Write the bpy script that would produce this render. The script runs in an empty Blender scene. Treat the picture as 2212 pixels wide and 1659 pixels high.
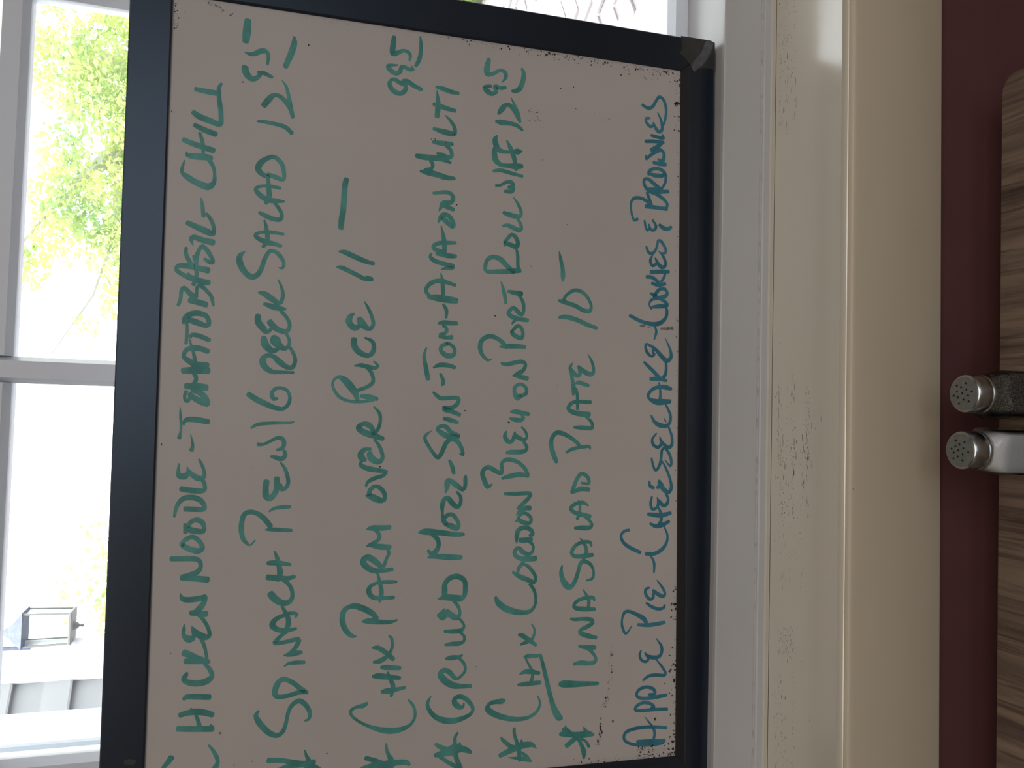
DATA = {
 'rows': """1~0~CHICKEN:-7347 5431 54 -7392 5462 47 -7430 5493 40 -7483 5517 40|-7269 5121 17 -7318 5083 31 -7384 5047 38 -7433 5038 38 -7487 5064 55 -7531 5109 55|-7100 5391 51 -7115 5242 53 -7126 5089 55|-7089 5107 24 -7121 5099 34|-6991 5240 27 -7042 5218 34 -7091 5207 41|-6980 5375 47 -6965 5307 51 -6960 5241 58 -6973 5168 55 -7000 5093 48|-6926 5282 17 -6947 5271 24|-6841 5347 34 -6822 5325 47 -6825 5252 51 -6838 5125 51|-6603 5326 20 -6630 5338 44 -6664 5353 44 -6694 5309 51 -6707 5230 55 -6688 5150 58 -6645 5112 41 -6588 5134 38 -6544 5169 34 -6521 5189 27|-6501 5346 51 -6504 5250 58 -6507 5196 58 -6517 5139 34|-6423 5361 61 -6448 5304 54 -6479 5244 48 -6493 5197 41|-6509 5160 27 -6431 5172 27 -6353 5195 31 -6303 5217 31|-6165 5363 10 -6210 5366 31 -6266 5366 37 -6303 5328 65 -6298 5289 55 -6264 5280 34 -6228 5294 21 -6186 5299 7|-6207 5292 27 -6258 5250 55 -6293 5189 62 -6285 5149 41 -6236 5151 34 -6171 5180 34 -6112 5222 34 -6083 5249 41|-6265 5257 34 -6310 5215 27 -6353 5194 28 -6388 5182 28|-6069 5313 48 -6072 5263 55 -6086 5176 55|-6061 5270 48 -6014 5225 55 -5965 5196 41 -5930 5194 41|-5930 5191 52 -5945 5261 52 -5949 5340 51 -5936 5390 44 -5886 5410 7
1~1~NOODLE -:-5775 5176 59 -5761 5274 55 -5746 5400 58|-5740 5381 48 -5721 5315 51 -5695 5262 48 -5646 5241 38 -5596 5259 41 -5580 5306 48 -5577 5386 48 -5576 5498 44|-5454 5410 48 -5409 5385 41 -5382 5320 45 -5419 5265 41 -5483 5233 45 -5511 5269 55 -5491 5343 51 -5458 5403 48|-5264 5388 31 -5346 5383 38|-5289 5363 34 -5244 5338 41 -5227 5291 48 -5249 5244 48 -5292 5226 38 -5334 5234 48 -5329 5301 55 -5311 5362 55|-5197 5482 22 -5126 5471 33 -5063 5443 42 -5028 5398 48 -5025 5325 52 -5050 5264 48 -5101 5229 42 -5133 5234 42 -5132 5295 48 -5127 5396 48|-4943 5436 48 -4957 5361 52 -4965 5260 48 -4951 5230 35 -4901 5235 35 -4858 5257 35|-4716 5458 17 -4780 5463 29 -4823 5455 51 -4830 5411 62 -4801 5379 41 -4744 5388 8|-4780 5380 34 -4823 5332 48 -4851 5284 55 -4837 5244 38 -4787 5242 29 -4716 5268 26 -4673 5290 15|-4449 5369 6 -4502 5356 19 -4552 5347 26 -4595 5359 41
1~2~TOMATO:-4191 5468 4 -4269 5462 23 -4375 5453 24 -4440 5457 24 -4482 5466 38|-4361 5431 21 -4318 5416 41 -4311 5335 52 -4332 5217 49|-4174 5229 42 -4147 5287 59 -4109 5356 52 -4074 5390 42|-4107 5389 28 -4146 5398 28 -4140 5422 31 -4097 5433 28 -4054 5418 35|-4042 5371 42 -4065 5303 52 -4114 5248 52 -4171 5222 28|-4005 5426 55 -4009 5332 69 -4017 5244 63|-3981 5353 42 -3937 5338 35 -3888 5356 42|-3866 5458 55 -3859 5364 62 -3858 5233 59|-3808 5244 56 -3805 5339 56 -3775 5407 52 -3734 5452 38 -3675 5431 42 -3655 5371 52 -3659 5303 52 -3682 5242 45|-3574 5407 12 -3631 5392 21 -3702 5369 28 -3794 5353 35 -3845 5371 42|-3410 5436 19 -3489 5432 26 -3561 5434 29 -3618 5437 26|-3559 5400 28 -3534 5392 35 -3535 5348 42 -3554 5287 45 -3577 5235 39|-3433 5462 28 -3382 5454 45 -3340 5402 52 -3332 5328 52 -3357 5266 46 -3414 5244 41 -3444 5263 42 -3419 5345 56 -3395 5420 52
1~3~BASIL -:-3214 5419 56 -3228 5352 56 -3249 5270 56|-3267 5515 31 -3205 5497 31 -3132 5492 35 -3102 5470 38 -3150 5422 49 -3190 5373 56|-3182 5360 31 -3139 5361 28 -3088 5356 31 -3075 5326 42 -3119 5274 35 -3174 5231 35 -3253 5212 25|-3041 5256 53 -3035 5324 56 -3011 5406 56 -2981 5488 42 -2941 5542 40 -2904 5524 42 -2900 5464 52 -2908 5383 52 -2929 5265 60|-2835 5375 38 -2908 5376 35 -2980 5367 35 -3072 5391 38|-2966 5438 21 -2995 5427 35|-2730 5463 28 -2778 5468 35 -2827 5449 38 -2882 5417 42 -2913 5382 42 -2865 5374 38 -2807 5372 39 -2732 5348 35 -2708 5322 42 -2749 5279 42 -2818 5236 35 -2854 5228 32 -2849 5263 39 -2823 5304 28|-2801 5400 21 -2844 5390 28|-2707 5403 6 -2658 5425 35 -2628 5405 46 -2650 5324 53 -2665 5231 57|-2498 5464 45 -2534 5375 56 -2570 5285 60 -2585 5237 42 -2519 5235 35 -2455 5259 35 -2400 5301 28|-2260 5353 15 -2338 5337 32 -2432 5327 32
1~4~CHILI:-1920 5504 11 -1984 5522 28 -2035 5523 35 -2074 5478 56 -2117 5396 60 -2147 5299 67 -2102 5246 43 -2020 5241 30 -1949 5258 36 -1894 5294 43|-1833 5488 8 -1867 5485 39 -1874 5417 60 -1871 5322 62 -1880 5274 53|-1729 5523 46 -1759 5435 53 -1779 5353 53 -1803 5256 53|-1650 5384 30 -1732 5357 35 -1833 5347 32|-1580 5431 42 -1617 5344 53 -1647 5241 53|-1461 5448 46 -1497 5389 57 -1526 5293 57 -1545 5209 49 -1448 5204 44 -1339 5220 43 -1251 5229 36 -1199 5229 36 -1159 5207 22|-1242 5435 41 -1252 5343 50 -1258 5240 52
2~0~*:-7459 4596 51 -7464 4499 46 -7499 4358 50 -7542 4215 65 -7610 4106 58|-7394 4266 14 -7445 4250 29 -7512 4223 50 -7581 4250 50|-7510 4174 50 -7521 4287 57 -7528 4427 43 -7568 4531 35
2~1~SPINACH:-6994 4690 18 -7030 4716 41 -7085 4697 53 -7145 4654 56 -7208 4590 53 -7235 4520 44 -7204 4472 41 -7134 4446 37 -7036 4428 37 -6967 4395 41 -6932 4332 47 -6969 4275 45 -7030 4237 42 -7081 4229 36 -7112 4242 27 -7119 4274 18|-6859 4257 36 -6853 4335 43 -6872 4412 43 -6882 4517 43 -6855 4552 53 -6798 4547 57 -6743 4521 53 -6721 4473 48 -6759 4394 44 -6814 4329 47 -6846 4285 43|-6604 4476 16 -6580 4442 30 -6575 4371 39 -6578 4293 36|-6365 4356 39 -6408 4366 39 -6456 4396 39 -6490 4444 29 -6503 4483 16|-6483 4321 32 -6489 4395 54 -6502 4458 29|-5639 4656 36 -5637 4593 51 -5647 4515 43 -5660 4448 32|-5770 4655 53 -5783 4546 54 -5786 4462 43 -5770 4405 32|-5528 4600 14 -5587 4573 37 -5660 4554 43 -5733 4541 54 -5805 4560 36|-5921 4623 64 -5970 4583 68 -6009 4525 57 -6015 4469 50 -5977 4427 40 -5911 4426 36 -5852 4452 36 -5799 4504 43|-6042 4517 21 -6090 4488 34 -6149 4458 42 -6215 4452 47 -6271 4475 39|-6153 4387 16 -6120 4381 32 -6114 4438 37 -6129 4494 36 -6165 4570 46 -6215 4596 57 -6256 4553 48 -6271 4489 41 -6267 4426 36 -6256 4377 22|-6283 4461 29 -6313 4509 36 -6361 4557 39 -6385 4570 36 -6379 4486 37 -6357 4359 40 -6394 4355 37 -6435 4378 36
2~2~PIE:-5329 4683 18 -5328 4609 39 -5340 4447 32|-5426 4774 18 -5472 4814 18|-5468 4828 25 -5413 4878 41 -5326 4900 46 -5255 4897 46 -5197 4885 46 -5169 4858 46 -5162 4810 43 -5185 4747 46 -5236 4689 50 -5302 4638 49|-5161 4657 16 -5133 4615 30 -5122 4552 36 -5118 4467 29|-4874 4689 54 -4954 4695 57 -5019 4686 61 -5034 4647 57 -4983 4606 50 -4925 4594 54 -4845 4597 50|-4918 4573 58 -4955 4543 42 -4925 4502 38 -4874 4492 36 -4801 4509 36 -4742 4536 29 -4702 4569 16
2~3~W/:-4532 4778 39 -4531 4725 30 -4505 4670 30 -4472 4607 36 -4478 4558 43 -4522 4539 42 -4566 4555 36 -4585 4604 27|-4588 4540 32 -4632 4526 42 -4669 4559 43 -4655 4609 43 -4644 4655 25|-4380 4842 23 -4346 4780 34 -4333 4661 32 -4327 4491 26 -4311 4456 16
2~4~GREEK:-4064 4879 50 -4110 4808 57 -4151 4723 54 -4186 4637 47 -4195 4559 38 -4146 4511 36 -4079 4501 33 -4021 4529 33 -4000 4579 33 -4009 4636 36 -4054 4666 40 -4105 4647 40 -4097 4612 25|-3848 4473 26 -3851 4605 36 -3846 4676 47 -3800 4741 61 -3742 4757 63 -3701 4730 43 -3702 4666 43 -3751 4608 58 -3800 4535 47 -3798 4485 44 -3738 4462 38 -3679 4475 36 -3614 4512 29|-3529 4756 54 -3587 4744 72 -3647 4689 58 -3642 4640 43 -3618 4612 29|-3514 4665 51 -3546 4653 101 -3589 4620 72 -3624 4569 47 -3600 4527 35 -3540 4523 31 -3482 4552 28|-3322 4812 54 -3384 4810 63 -3441 4766 61 -3476 4730 43 -3444 4688 30|-3375 4708 58 -3428 4661 58 -3462 4588 49 -3452 4539 42 -3399 4523 36 -3333 4550 36 -3270 4609 31|-3210 4763 29 -3230 4695 54 -3245 4624 51 -3250 4566 26|-3106 4817 16 -3116 4762 54 -3156 4697 58 -3197 4625 40 -3150 4598 36 -3091 4596 33 -3025 4616 23 -2969 4644 7
2~5~SALAD:-2727 4946 9 -2763 4987 46 -2807 4996 57 -2866 4980 61 -2922 4943 57 -2962 4886 56 -2940 4831 49 -2863 4791 43 -2791 4772 42 -2714 4732 38 -2703 4690 38 -2737 4639 42 -2808 4594 33 -2861 4607 28 -2858 4642 9|-2536 4604 26 -2527 4681 36 -2526 4752 33 -2536 4822 30 -2568 4860 40 -2602 4820 43 -2626 4749 51 -2635 4678 44 -2653 4624 35|-2417 4784 20 -2486 4764 36 -2582 4750 44 -2642 4763 36 -2672 4793 27|-2347 4832 33 -2375 4771 47 -2398 4699 44 -2397 4642 42 -2354 4626 35 -2297 4652 37 -2241 4697 33|-2222 4608 21 -2222 4690 47 -2218 4769 51 -2166 4848 47 -2123 4870 36 -2095 4822 30 -2087 4730 35 -2098 4648 31|-2015 4761 36 -2112 4754 44 -2186 4748 47 -2256 4775 36|-1975 4769 36 -1994 4697 48 -2011 4625 35 -1941 4620 38 -1861 4644 44 -1804 4710 42 -1822 4774 44 -1874 4836 55 -1936 4855 58 -1983 4811 47 -2000 4754 44
2~6~12.95:-1479 4880 16 -1475 4820 35 -1485 4713 40 -1504 4619 44 -1557 4556 41|-1322 4825 55 -1252 4777 59 -1209 4736 44 -1212 4678 41 -1262 4619 50 -1332 4574 43 -1405 4556 33|-1054 4664 9 -1110 4624 28 -1198 4599 37 -1316 4574 43 -1397 4554 36|-616 4566 26 -675 4561 54 -786 4590 60 -922 4638 48|-974 5000 65 -997 5004 65 -1046 4982 65 -1078 4939 55 -1064 4897 44 -1022 4862 35|-1007 4888 23 -1007 4835 40 -1037 4755 33|-829 5011 9 -842 4974 29 -835 4925 42 -801 4869 50 -791 4827 43 -832 4797 35 -919 4803 22|-518 4993 58 -628 4999 74 -730 5006 60
3~0~*:-7519 3698 41 -7549 3619 48 -7587 3529 45 -7623 3461 52|-7623 3272 34 -7599 3303 51 -7592 3386 56 -7597 3499 71 -7605 3647 59 -7618 3735 37|-7405 3504 26 -7465 3496 31 -7526 3471 41 -7588 3446 52 -7660 3460 52|-7528 3456 34 -7559 3440 30
3~1~CHIX:-7003 3694 33 -7025 3737 46 -7028 3781 33 -7047 3832 33 -7075 3853 31 -7120 3830 28 -7169 3770 28 -7216 3687 31 -7254 3597 46 -7282 3484 60 -7280 3372 51 -7247 3281 34 -7191 3237 30 -7125 3229 30 -7056 3252 30 -7000 3299 21|-6906 3562 30 -6902 3517 56 -6896 3442 45 -6880 3332 30|-6753 3651 26 -6752 3603 58 -6766 3505 52 -6785 3384 34|-6721 3507 24 -6786 3482 37 -6862 3450 45 -6954 3467 30|-6672 3572 30 -6675 3523 49 -6690 3385 39|-6480 3659 21 -6481 3610 45 -6518 3549 45 -6562 3496 49 -6602 3453 41|-6616 3648 22 -6608 3584 49 -6575 3525 41 -6533 3489 34 -6474 3468 30 -6399 3477 30 -6372 3504 19
3~2~PARM:-6225 3767 16 -6222 3713 52 -6235 3607 49 -6242 3494 36 -6225 3426 17|-6361 3820 21 -6352 3865 43 -6286 3925 52 -6196 3953 55 -6115 3941 52 -6080 3894 44 -6072 3835 58 -6106 3745 60 -6150 3670 56 -6201 3616 30|-6188 3654 30 -6218 3653 30|-5856 3442 27 -5856 3542 41 -5861 3632 32 -5895 3699 39 -5940 3709 51 -5993 3674 45 -6008 3598 41 -6006 3462 32|-5767 3631 21 -5839 3610 34 -5930 3589 45 -5989 3591 45 -6045 3603 21|-5734 3485 39 -5743 3575 41 -5740 3666 53 -5700 3741 60 -5647 3773 60 -5611 3729 60 -5642 3668 60 -5705 3591 45 -5683 3565 38 -5631 3548 32 -5579 3525 34 -5533 3539 26|-5519 3513 49 -5513 3611 57 -5495 3702 38 -5506 3743 13|-5495 3725 26 -5455 3643 38 -5411 3620 39 -5365 3646 38 -5346 3676 30|-5341 3744 19 -5331 3692 53 -5332 3594 53 -5326 3518 45
3~3~OVER:-5019 3769 9 -5027 3715 60 -5057 3646 64 -5062 3586 45 -5005 3581 45 -4944 3626 44 -4930 3680 38 -4966 3724 45 -5011 3730 45|-4932 3762 21 -4891 3750 34 -4853 3689 41 -4823 3599 38 -4785 3570 34 -4774 3646 45 -4755 3752 53 -4722 3824 37 -4695 3813 34|-4567 3727 29 -4575 3787 45 -4620 3823 60 -4658 3807 68 -4676 3773 38|-4604 3737 53 -4650 3725 68 -4683 3679 64 -4691 3637 49 -4649 3610 39 -4581 3625 38 -4513 3661 32 -4476 3699 19|-4467 3609 42 -4438 3700 60 -4409 3791 60 -4364 3852 53 -4326 3809 45 -4333 3756 57 -4370 3717 45 -4415 3701 42 -4361 3657 36 -4285 3642 34 -4217 3653 34 -4157 3708 19
3~4~RICE:-4080 3676 38 -4068 3740 57 -4057 3801 49 -4056 3838 30|-4098 3717 26 -4112 3859 29 -4103 3964 31 -4064 4046 34 -3994 4096 28 -3949 4108 27 -3907 4096 26 -3876 4052 37 -3908 3991 67 -3974 3930 75 -4033 3888 60 -4093 3867 41|-4002 3870 38 -3970 3788 38 -3928 3729 39 -3876 3723 36 -3816 3747 38 -3783 3782 30|-3765 3906 15 -3756 3846 41 -3769 3779 45 -3778 3710 39 -3754 3679 30 -3715 3721 17|-3501 3915 56 -3558 3916 60 -3617 3880 60 -3659 3797 49 -3642 3744 46 -3587 3723 46 -3519 3740 38 -3488 3812 21|-3254 3922 15 -3286 3957 53 -3340 3970 62 -3398 3916 60 -3373 3868 45|-3301 3870 57 -3342 3850 76 -3385 3804 57 -3398 3766 42 -3351 3735 38 -3268 3754 34 -3186 3794 29 -3131 3828 8
3~5~11:-2815 4101 16 -2817 4052 44 -2869 3923 45 -2909 3832 44 -2911 3756 42|-2892 3813 34 -2905 3771 42|-2661 4084 17 -2664 4026 49 -2702 3928 53 -2740 3821 47 -2755 3745 38|-1945 4033 52 -2019 4045 55 -2158 4051 57 -2273 4056 57 -2350 4068 57 -2436 4071 51
4~0~*:-7449 3019 31 -7484 2968 46 -7512 2905 46|-7558 3020 42 -7541 2920 77 -7520 2827 108 -7518 2764 70 -7539 2700 54 -7566 2656 31|-7358 2797 22 -7399 2822 32 -7452 2824 39 -7513 2819 46|-7573 2974 38 -7634 2894 38 -7687 2807 42 -7724 2743 39|-7558 2818 46 -7620 2801 48 -7699 2760 39|-7463 2781 31 -7503 2764 31
4~1~GRILLED:-6980 3071 6 -7030 3103 32 -7082 3105 38 -7153 3061 46 -7203 2998 54 -7233 2912 62 -7237 2818 56 -7211 2716 43 -7171 2657 35 -7117 2654 39 -7045 2711 47 -7009 2776 47 -7020 2830 46 -7065 2837 58 -7111 2789 54 -7110 2750 35 -7073 2742 17|-6914 2673 39 -6906 2786 51 -6889 2865 66 -6838 2944 69 -6775 2985 62 -6739 2947 48 -6766 2891 50 -6831 2827 37 -6797 2765 30 -6746 2734 30 -6684 2751 33 -6627 2804 30|-6628 2935 27 -6622 2879 50 -6618 2800 35 -6600 2769 19|-6493 2948 23 -6486 2878 43 -6486 2798 43 -6462 2754 31 -6416 2755 30 -6375 2797 30|-6359 2955 31 -6364 2873 45 -6360 2793 43 -6324 2757 27 -6285 2771 27 -6240 2811 25|-6134 2958 8 -6167 2980 39|-6199 3026 35 -6200 3006 74 -6205 2983 93 -6208 2959 85 -6211 2938 47|-6165 2940 58 -6210 2884 62 -6232 2828 53 -6183 2804 33 -6121 2823 35 -6061 2868 37|-6041 3030 15 -6027 2951 56 -6035 2857 61 -6030 2801 39|-6031 2963 54 -5954 2963 56 -5893 2962 51 -5841 2916 51 -5824 2838 55 -5869 2765 47 -5947 2754 49 -6016 2762 47 -6052 2808 51 -6035 2849 39
4~2~MOZZ -:-5631 3141 19 -5622 3048 50 -5633 2929 59 -5637 2798 43|-5559 3139 27 -5594 3111 46 -5576 3064 53 -5508 3033 43 -5446 3052 47 -5399 3108 39|-5386 3236 22 -5376 3171 63 -5389 3014 54 -5410 2855 49 -5409 2779 33|-5305 2980 27 -5325 2913 59 -5350 2853 51 -5311 2834 39 -5257 2859 41 -5214 2899 43 -5211 2939 39 -5240 2978 47 -5270 2993 47 -5302 2961 47|-5252 3001 35 -5194 3003 27 -5124 3008 47 -5063 2990 47 -5046 2951 47 -5095 2910 55 -5138 2853 46 -5095 2821 39 -5033 2824 35 -4988 2863 25|-4997 2977 14 -4932 2962 55 -4885 2963 55 -4872 2939 47 -4909 2883 55 -4964 2802 43 -4925 2778 40 -4855 2778 40 -4820 2774 17|-4676 2944 30 -4738 2914 43 -4804 2897 35
4~3~SPIN -:-4380 3132 6 -4423 3186 31 -4462 3197 35 -4531 3160 35 -4600 3111 37 -4646 3063 43 -4599 3025 47 -4498 2980 47 -4462 2925 46 -4481 2869 47 -4543 2827 43 -4617 2806 32 -4604 2843 12|-4438 2854 47 -4436 2957 59 -4398 3037 51 -4360 3074 38 -4336 3039 38 -4343 2983 46 -4389 2939 46 -4427 2854 43|-4256 3013 35 -4272 2945 47 -4296 2867 36|-4219 2847 38 -4186 2931 47 -4168 2995 55 -4149 3016 39 -4147 2932 43 -4107 2877 43 -4052 2869 40 -4050 2950 43 -4056 3046 43 -4027 3094 39 -3998 3124 23|-3812 3057 27 -3870 3030 39 -3909 3025 39 -3931 3042 14
4~4~TOM -:-3556 3203 17 -3644 3225 35 -3767 3202 47 -3871 3180 47|-3755 3130 17 -3727 3077 43 -3724 2990 46 -3744 2910 38|-3507 2987 38 -3535 3050 43 -3582 3057 43 -3627 3000 54 -3624 2937 47 -3576 2914 38 -3522 2947 36 -3504 2999 36|-3438 3076 35 -3447 3012 39 -3440 2945 46|-3426 3073 39 -3400 3014 39 -3360 3003 36 -3327 3039 36|-3310 3090 24 -3298 3040 47 -3300 2968 48 -3299 2900 41|-3115 3044 28 -3172 3011 40 -3249 3013 25
4~5~AVA:-3050 3200 39 -3053 3109 71 -3065 2990 71 -3072 2905 56|-3030 3193 39 -2989 3225 39 -2933 3199 43 -2890 3137 46 -2880 3058 46 -2896 2994 40 -2915 2925 33|-2801 3076 12 -2884 3058 40 -3017 3047 43|-2611 3177 24 -2647 3186 39 -2686 3134 47 -2710 3030 46 -2722 2958 49 -2745 2965 40 -2749 3029 32 -2766 3072 17|-2611 3128 30 -2614 3064 48 -2621 3000 52 -2621 2924 38|-2485 2931 34 -2492 3019 41 -2503 3107 44 -2539 3161 41 -2568 3137 46 -2593 3049 46|-2326 3085 14 -2420 3061 40 -2498 3047 48 -2593 3045 44
4~6~ON:-2290 3113 17 -2237 3089 48 -2205 3050 48 -2232 2993 48 -2300 2955 42 -2329 2967 36 -2290 3016 52 -2243 3073 48|-2150 2959 40 -2131 3020 48 -2119 3076 46 -2175 3108 16|-2118 3088 44 -2088 3061 52 -2082 2997 48 -2031 2966 44 -1986 2999 42 -1981 3063 40 -1996 3143 33 -2001 3174 28
4~7~MULTI:-1792 3310 22 -1796 3235 63 -1810 3139 60 -1829 3051 56 -1831 2956 34|-1775 3259 40 -1752 3196 36 -1712 3185 38 -1678 3206 40|-1641 3353 46 -1646 3278 59 -1644 3183 60 -1643 3103 56 -1674 3002 30|-1592 3144 25 -1607 3096 56 -1624 3039 52 -1603 2992 40 -1541 3009 40 -1502 3054 40|-1482 3188 33 -1486 3123 49 -1485 3043 52 -1481 2987 42|-1347 3187 32 -1369 3066 60 -1377 2978 48 -1353 2964 40 -1305 2971 39 -1246 3013 34 -1194 3071 10|-952 3160 10 -1032 3151 40 -1111 3145 56 -1224 3154 50|-1097 3193 34 -1106 3137 48 -1124 3056 47 -1138 2965 37|-919 3171 26 -928 3093 48 -947 3020 48 -953 2936 31
4~8~9.95:-900 3614 31 -939 3640 43 -991 3620 51 -1028 3572 53 -1029 3518 49 -988 3480 47 -941 3481 47 -924 3536 46 -899 3583 41 -900 3614 31|-897 3507 30 -902 3458 51 -940 3387 47 -964 3315 40|-750 3558 16 -758 3618 30 -772 3660 41 -805 3640 51 -836 3585 47 -814 3539 43 -765 3524 43 -760 3493 39 -777 3446 40 -772 3405 30 -741 3425 17|-468 3604 43 -548 3612 57 -640 3617 53 -630 3575 47 -597 3513 38 -605 3458 38 -641 3438 36 -689 3448 20|-428 3343 20 -507 3334 38 -603 3336 41 -677 3354 44 -735 3384 33
5~0~*:-7624 2360 47 -7587 2263 60 -7554 2166 68 -7542 2084 64 -7548 2018 47 -7589 1974 10|-7441 2353 10 -7473 2331 38 -7542 2248 44 -7565 2166 48|-7364 2215 32 -7430 2210 34 -7534 2175 40 -7620 2156 48 -7698 2148 24|-7650 2272 8 -7663 2197 28 -7677 2131 44 -7710 2027 20|-7607 2132 16 -7662 2082 48 -7705 2035 20|-7485 2136 12 -7522 2134 48
5~1~CHIX:-6435 2187 26 -6441 2154 48 -6475 2103 49 -6509 2053 47 -6552 1998 31|-6534 2167 23 -6507 2086 45 -6479 2037 32 -6417 2017 28 -6369 2026 23 -6330 2056 10|-6663 2126 18 -6656 2085 47 -6657 1975 37|-6670 2110 20 -6751 2067 26 -6816 2032 36 -6870 2031 36 -6927 2051 40|-6831 2168 16 -6810 2115 44 -6815 2041 48 -6835 1957 34|-6936 2185 26 -6932 2096 48 -6929 1947 41|-6645 1952 31 -6800 1907 42 -6976 1862 46 -7136 1817 51 -7225 1782 69 -7295 1738 74 -7302 1708 49|-7078 2321 32 -7086 2351 60 -7088 2396 46 -7094 2460 41 -7122 2496 43 -7161 2491 61 -7213 2417 59 -7251 2319 57 -7276 2205 46 -7274 2089 39 -7242 2007 34 -7188 1958 29 -7126 1947 24 -7059 1973 10
5~2~CORDON:-5009 2368 28 -5010 2250 41 -5007 2095 41 -5047 2103 41 -5094 2148 45 -5161 2221 37|-5158 2086 47 -5158 2147 49 -5192 2204 37 -5228 2237 12|-5290 2244 12 -5275 2211 41 -5299 2169 49 -5312 2097 41 -5277 2076 37 -5237 2095 37 -5208 2146 37 -5227 2195 32 -5259 2219 32|-5510 2227 15 -5440 2228 47 -5377 2209 49 -5355 2143 47 -5380 2075 45 -5428 2057 41 -5435 2095 24|-5480 2197 45 -5483 2140 55 -5471 2065 41|-5494 2094 37 -5539 2051 31 -5602 2058 34 -5625 2104 41 -5599 2163 49 -5559 2205 41 -5589 2246 40 -5637 2237 44 -5670 2170 49 -5672 2094 57 -5671 2019 53|-5702 2148 37 -5764 2201 40 -5807 2208 28|-5801 2262 28 -5851 2182 49 -5885 2099 49 -5912 2031 37 -5857 2020 37 -5792 2059 37 -5735 2118 34 -5730 2160 24|-5926 2077 37 -5999 2029 34 -6086 2011 31 -6157 2026 34 -6205 2075 41 -6213 2159 50 -6193 2258 63 -6158 2341 66 -6104 2408 60 -6045 2438 30
5~3~BLEU:-4371 2358 10 -4420 2374 45 -4468 2352 49 -4483 2318 49 -4459 2286 41 -4419 2278 37|-4379 2271 16 -4419 2262 49 -4442 2219 47 -4461 2169 39 -4433 2140 29 -4377 2154 29 -4329 2198 18|-4594 2358 23 -4586 2308 47 -4585 2208 47 -4569 2150 41 -4529 2138 37 -4481 2173 31|-4909 2495 10 -4937 2543 50 -4879 2577 50 -4808 2603 48 -4761 2584 44 -4741 2539 48 -4776 2469 48 -4804 2403 39 -4761 2399 40 -4705 2401 40 -4666 2364 42 -4665 2298 45 -4693 2223 41 -4752 2155 41 -4816 2120 37|-4854 2395 31 -4828 2303 50 -4814 2204 50 -4828 2115 41
5~4~ON:-3829 2142 48 -3819 2207 49 -3806 2306 12|-3804 2291 24 -3780 2241 49 -3746 2192 41 -3689 2169 39 -3658 2202 43 -3669 2277 45 -3693 2368 42 -3683 2428 28|-4000 2245 31 -4006 2203 41 -3985 2158 41 -3937 2154 37 -3906 2180 37 -3889 2222 34 -3916 2272 37 -3965 2283 41 -4020 2266 49 -4044 2249 37 -4015 2211 41|-4177 2318 24 -4173 2267 49 -4185 2191 45 -4197 2124 41|-4241 2325 24 -4256 2273 45 -4258 2207 45 -4238 2180 37 -4202 2199 33
5~5~PORT -:-2848 2447 15 -2954 2413 41 -3065 2391 34|-2939 2371 29 -2952 2309 49 -2954 2225 41 -2979 2233 23|-3229 2150 41 -3221 2236 48 -3202 2320 49 -3168 2363 45 -3126 2338 41 -3108 2305 41 -3146 2263 49 -3172 2220 45 -3135 2200 35 -3054 2206 40 -2992 2241 31 -2973 2270 25|-3274 2323 20 -3237 2294 37|-3347 2330 26 -3382 2308 49 -3418 2224 45 -3377 2203 40 -3321 2217 39 -3291 2256 41 -3317 2293 37 -3359 2324 29|-3516 2449 20 -3505 2372 49 -3501 2281 49 -3506 2178 41|-3646 2533 12 -3657 2571 31 -3611 2625 40 -3541 2655 47 -3469 2645 47 -3424 2596 47 -3413 2531 47 -3437 2465 45 -3483 2406 45 -3528 2378 26
5~6~ROLL:-2130 2438 35 -2149 2375 54 -2160 2274 48 -2125 2246 37 -2038 2277 35 -1957 2340 8|-2272 2444 26 -2260 2390 43 -2282 2322 50 -2302 2263 46 -2271 2243 40 -2224 2256 37 -2178 2291 29|-2480 2414 12 -2451 2411 49 -2459 2352 49 -2478 2293 50 -2429 2277 45 -2374 2304 45 -2353 2346 41 -2397 2387 39 -2440 2424 29|-2494 2293 25 -2565 2276 36 -2654 2273 37 -2726 2263 41|-2717 2246 50 -2732 2347 51 -2745 2471 49 -2750 2603 41 -2695 2617 41 -2638 2601 41 -2607 2565 49 -2600 2516 49 -2619 2457 57 -2671 2398 53 -2742 2313 41
5~7~W/ FF:-1713 2555 31 -1697 2477 41 -1714 2368 41 -1735 2239 32|-1629 2247 50 -1639 2319 65 -1640 2403 45 -1639 2470 45 -1601 2529 64 -1530 2547 59 -1472 2540 49|-1333 2514 8 -1379 2542 53 -1446 2528 62 -1491 2489 54 -1499 2414 35 -1488 2356 33 -1481 2297 65 -1472 2246 10|-1381 2417 21 -1461 2373 50 -1563 2333 50 -1679 2311 32|-1860 2527 26 -1850 2474 29 -1811 2408 37 -1810 2357 45 -1850 2344 50 -1866 2390 37|-1865 2335 37 -1903 2351 45 -1911 2426 35
5~8~12.95:-552 2625 40 -640 2643 64 -712 2643 54 -701 2581 41 -652 2499 37 -674 2448 46 -722 2443 37 -781 2485 10|-833 2595 33 -839 2637 33 -855 2669 39 -891 2635 62 -913 2585 45 -879 2540 45 -832 2554 50 -839 2487 41 -823 2441 33|-602 2272 27 -650 2250 46 -734 2257 52 -821 2293 52 -853 2343 42 -852 2373 29|-1112 2514 29 -1054 2474 62 -1008 2433 41 -1014 2382 50 -1073 2330 50 -1134 2295 46 -1173 2278 25|-925 2380 8 -985 2349 29 -1078 2305 42 -1165 2280 32|-1192 2539 31 -1197 2479 58 -1195 2395 46 -1210 2311 43 -1252 2251 29
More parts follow.
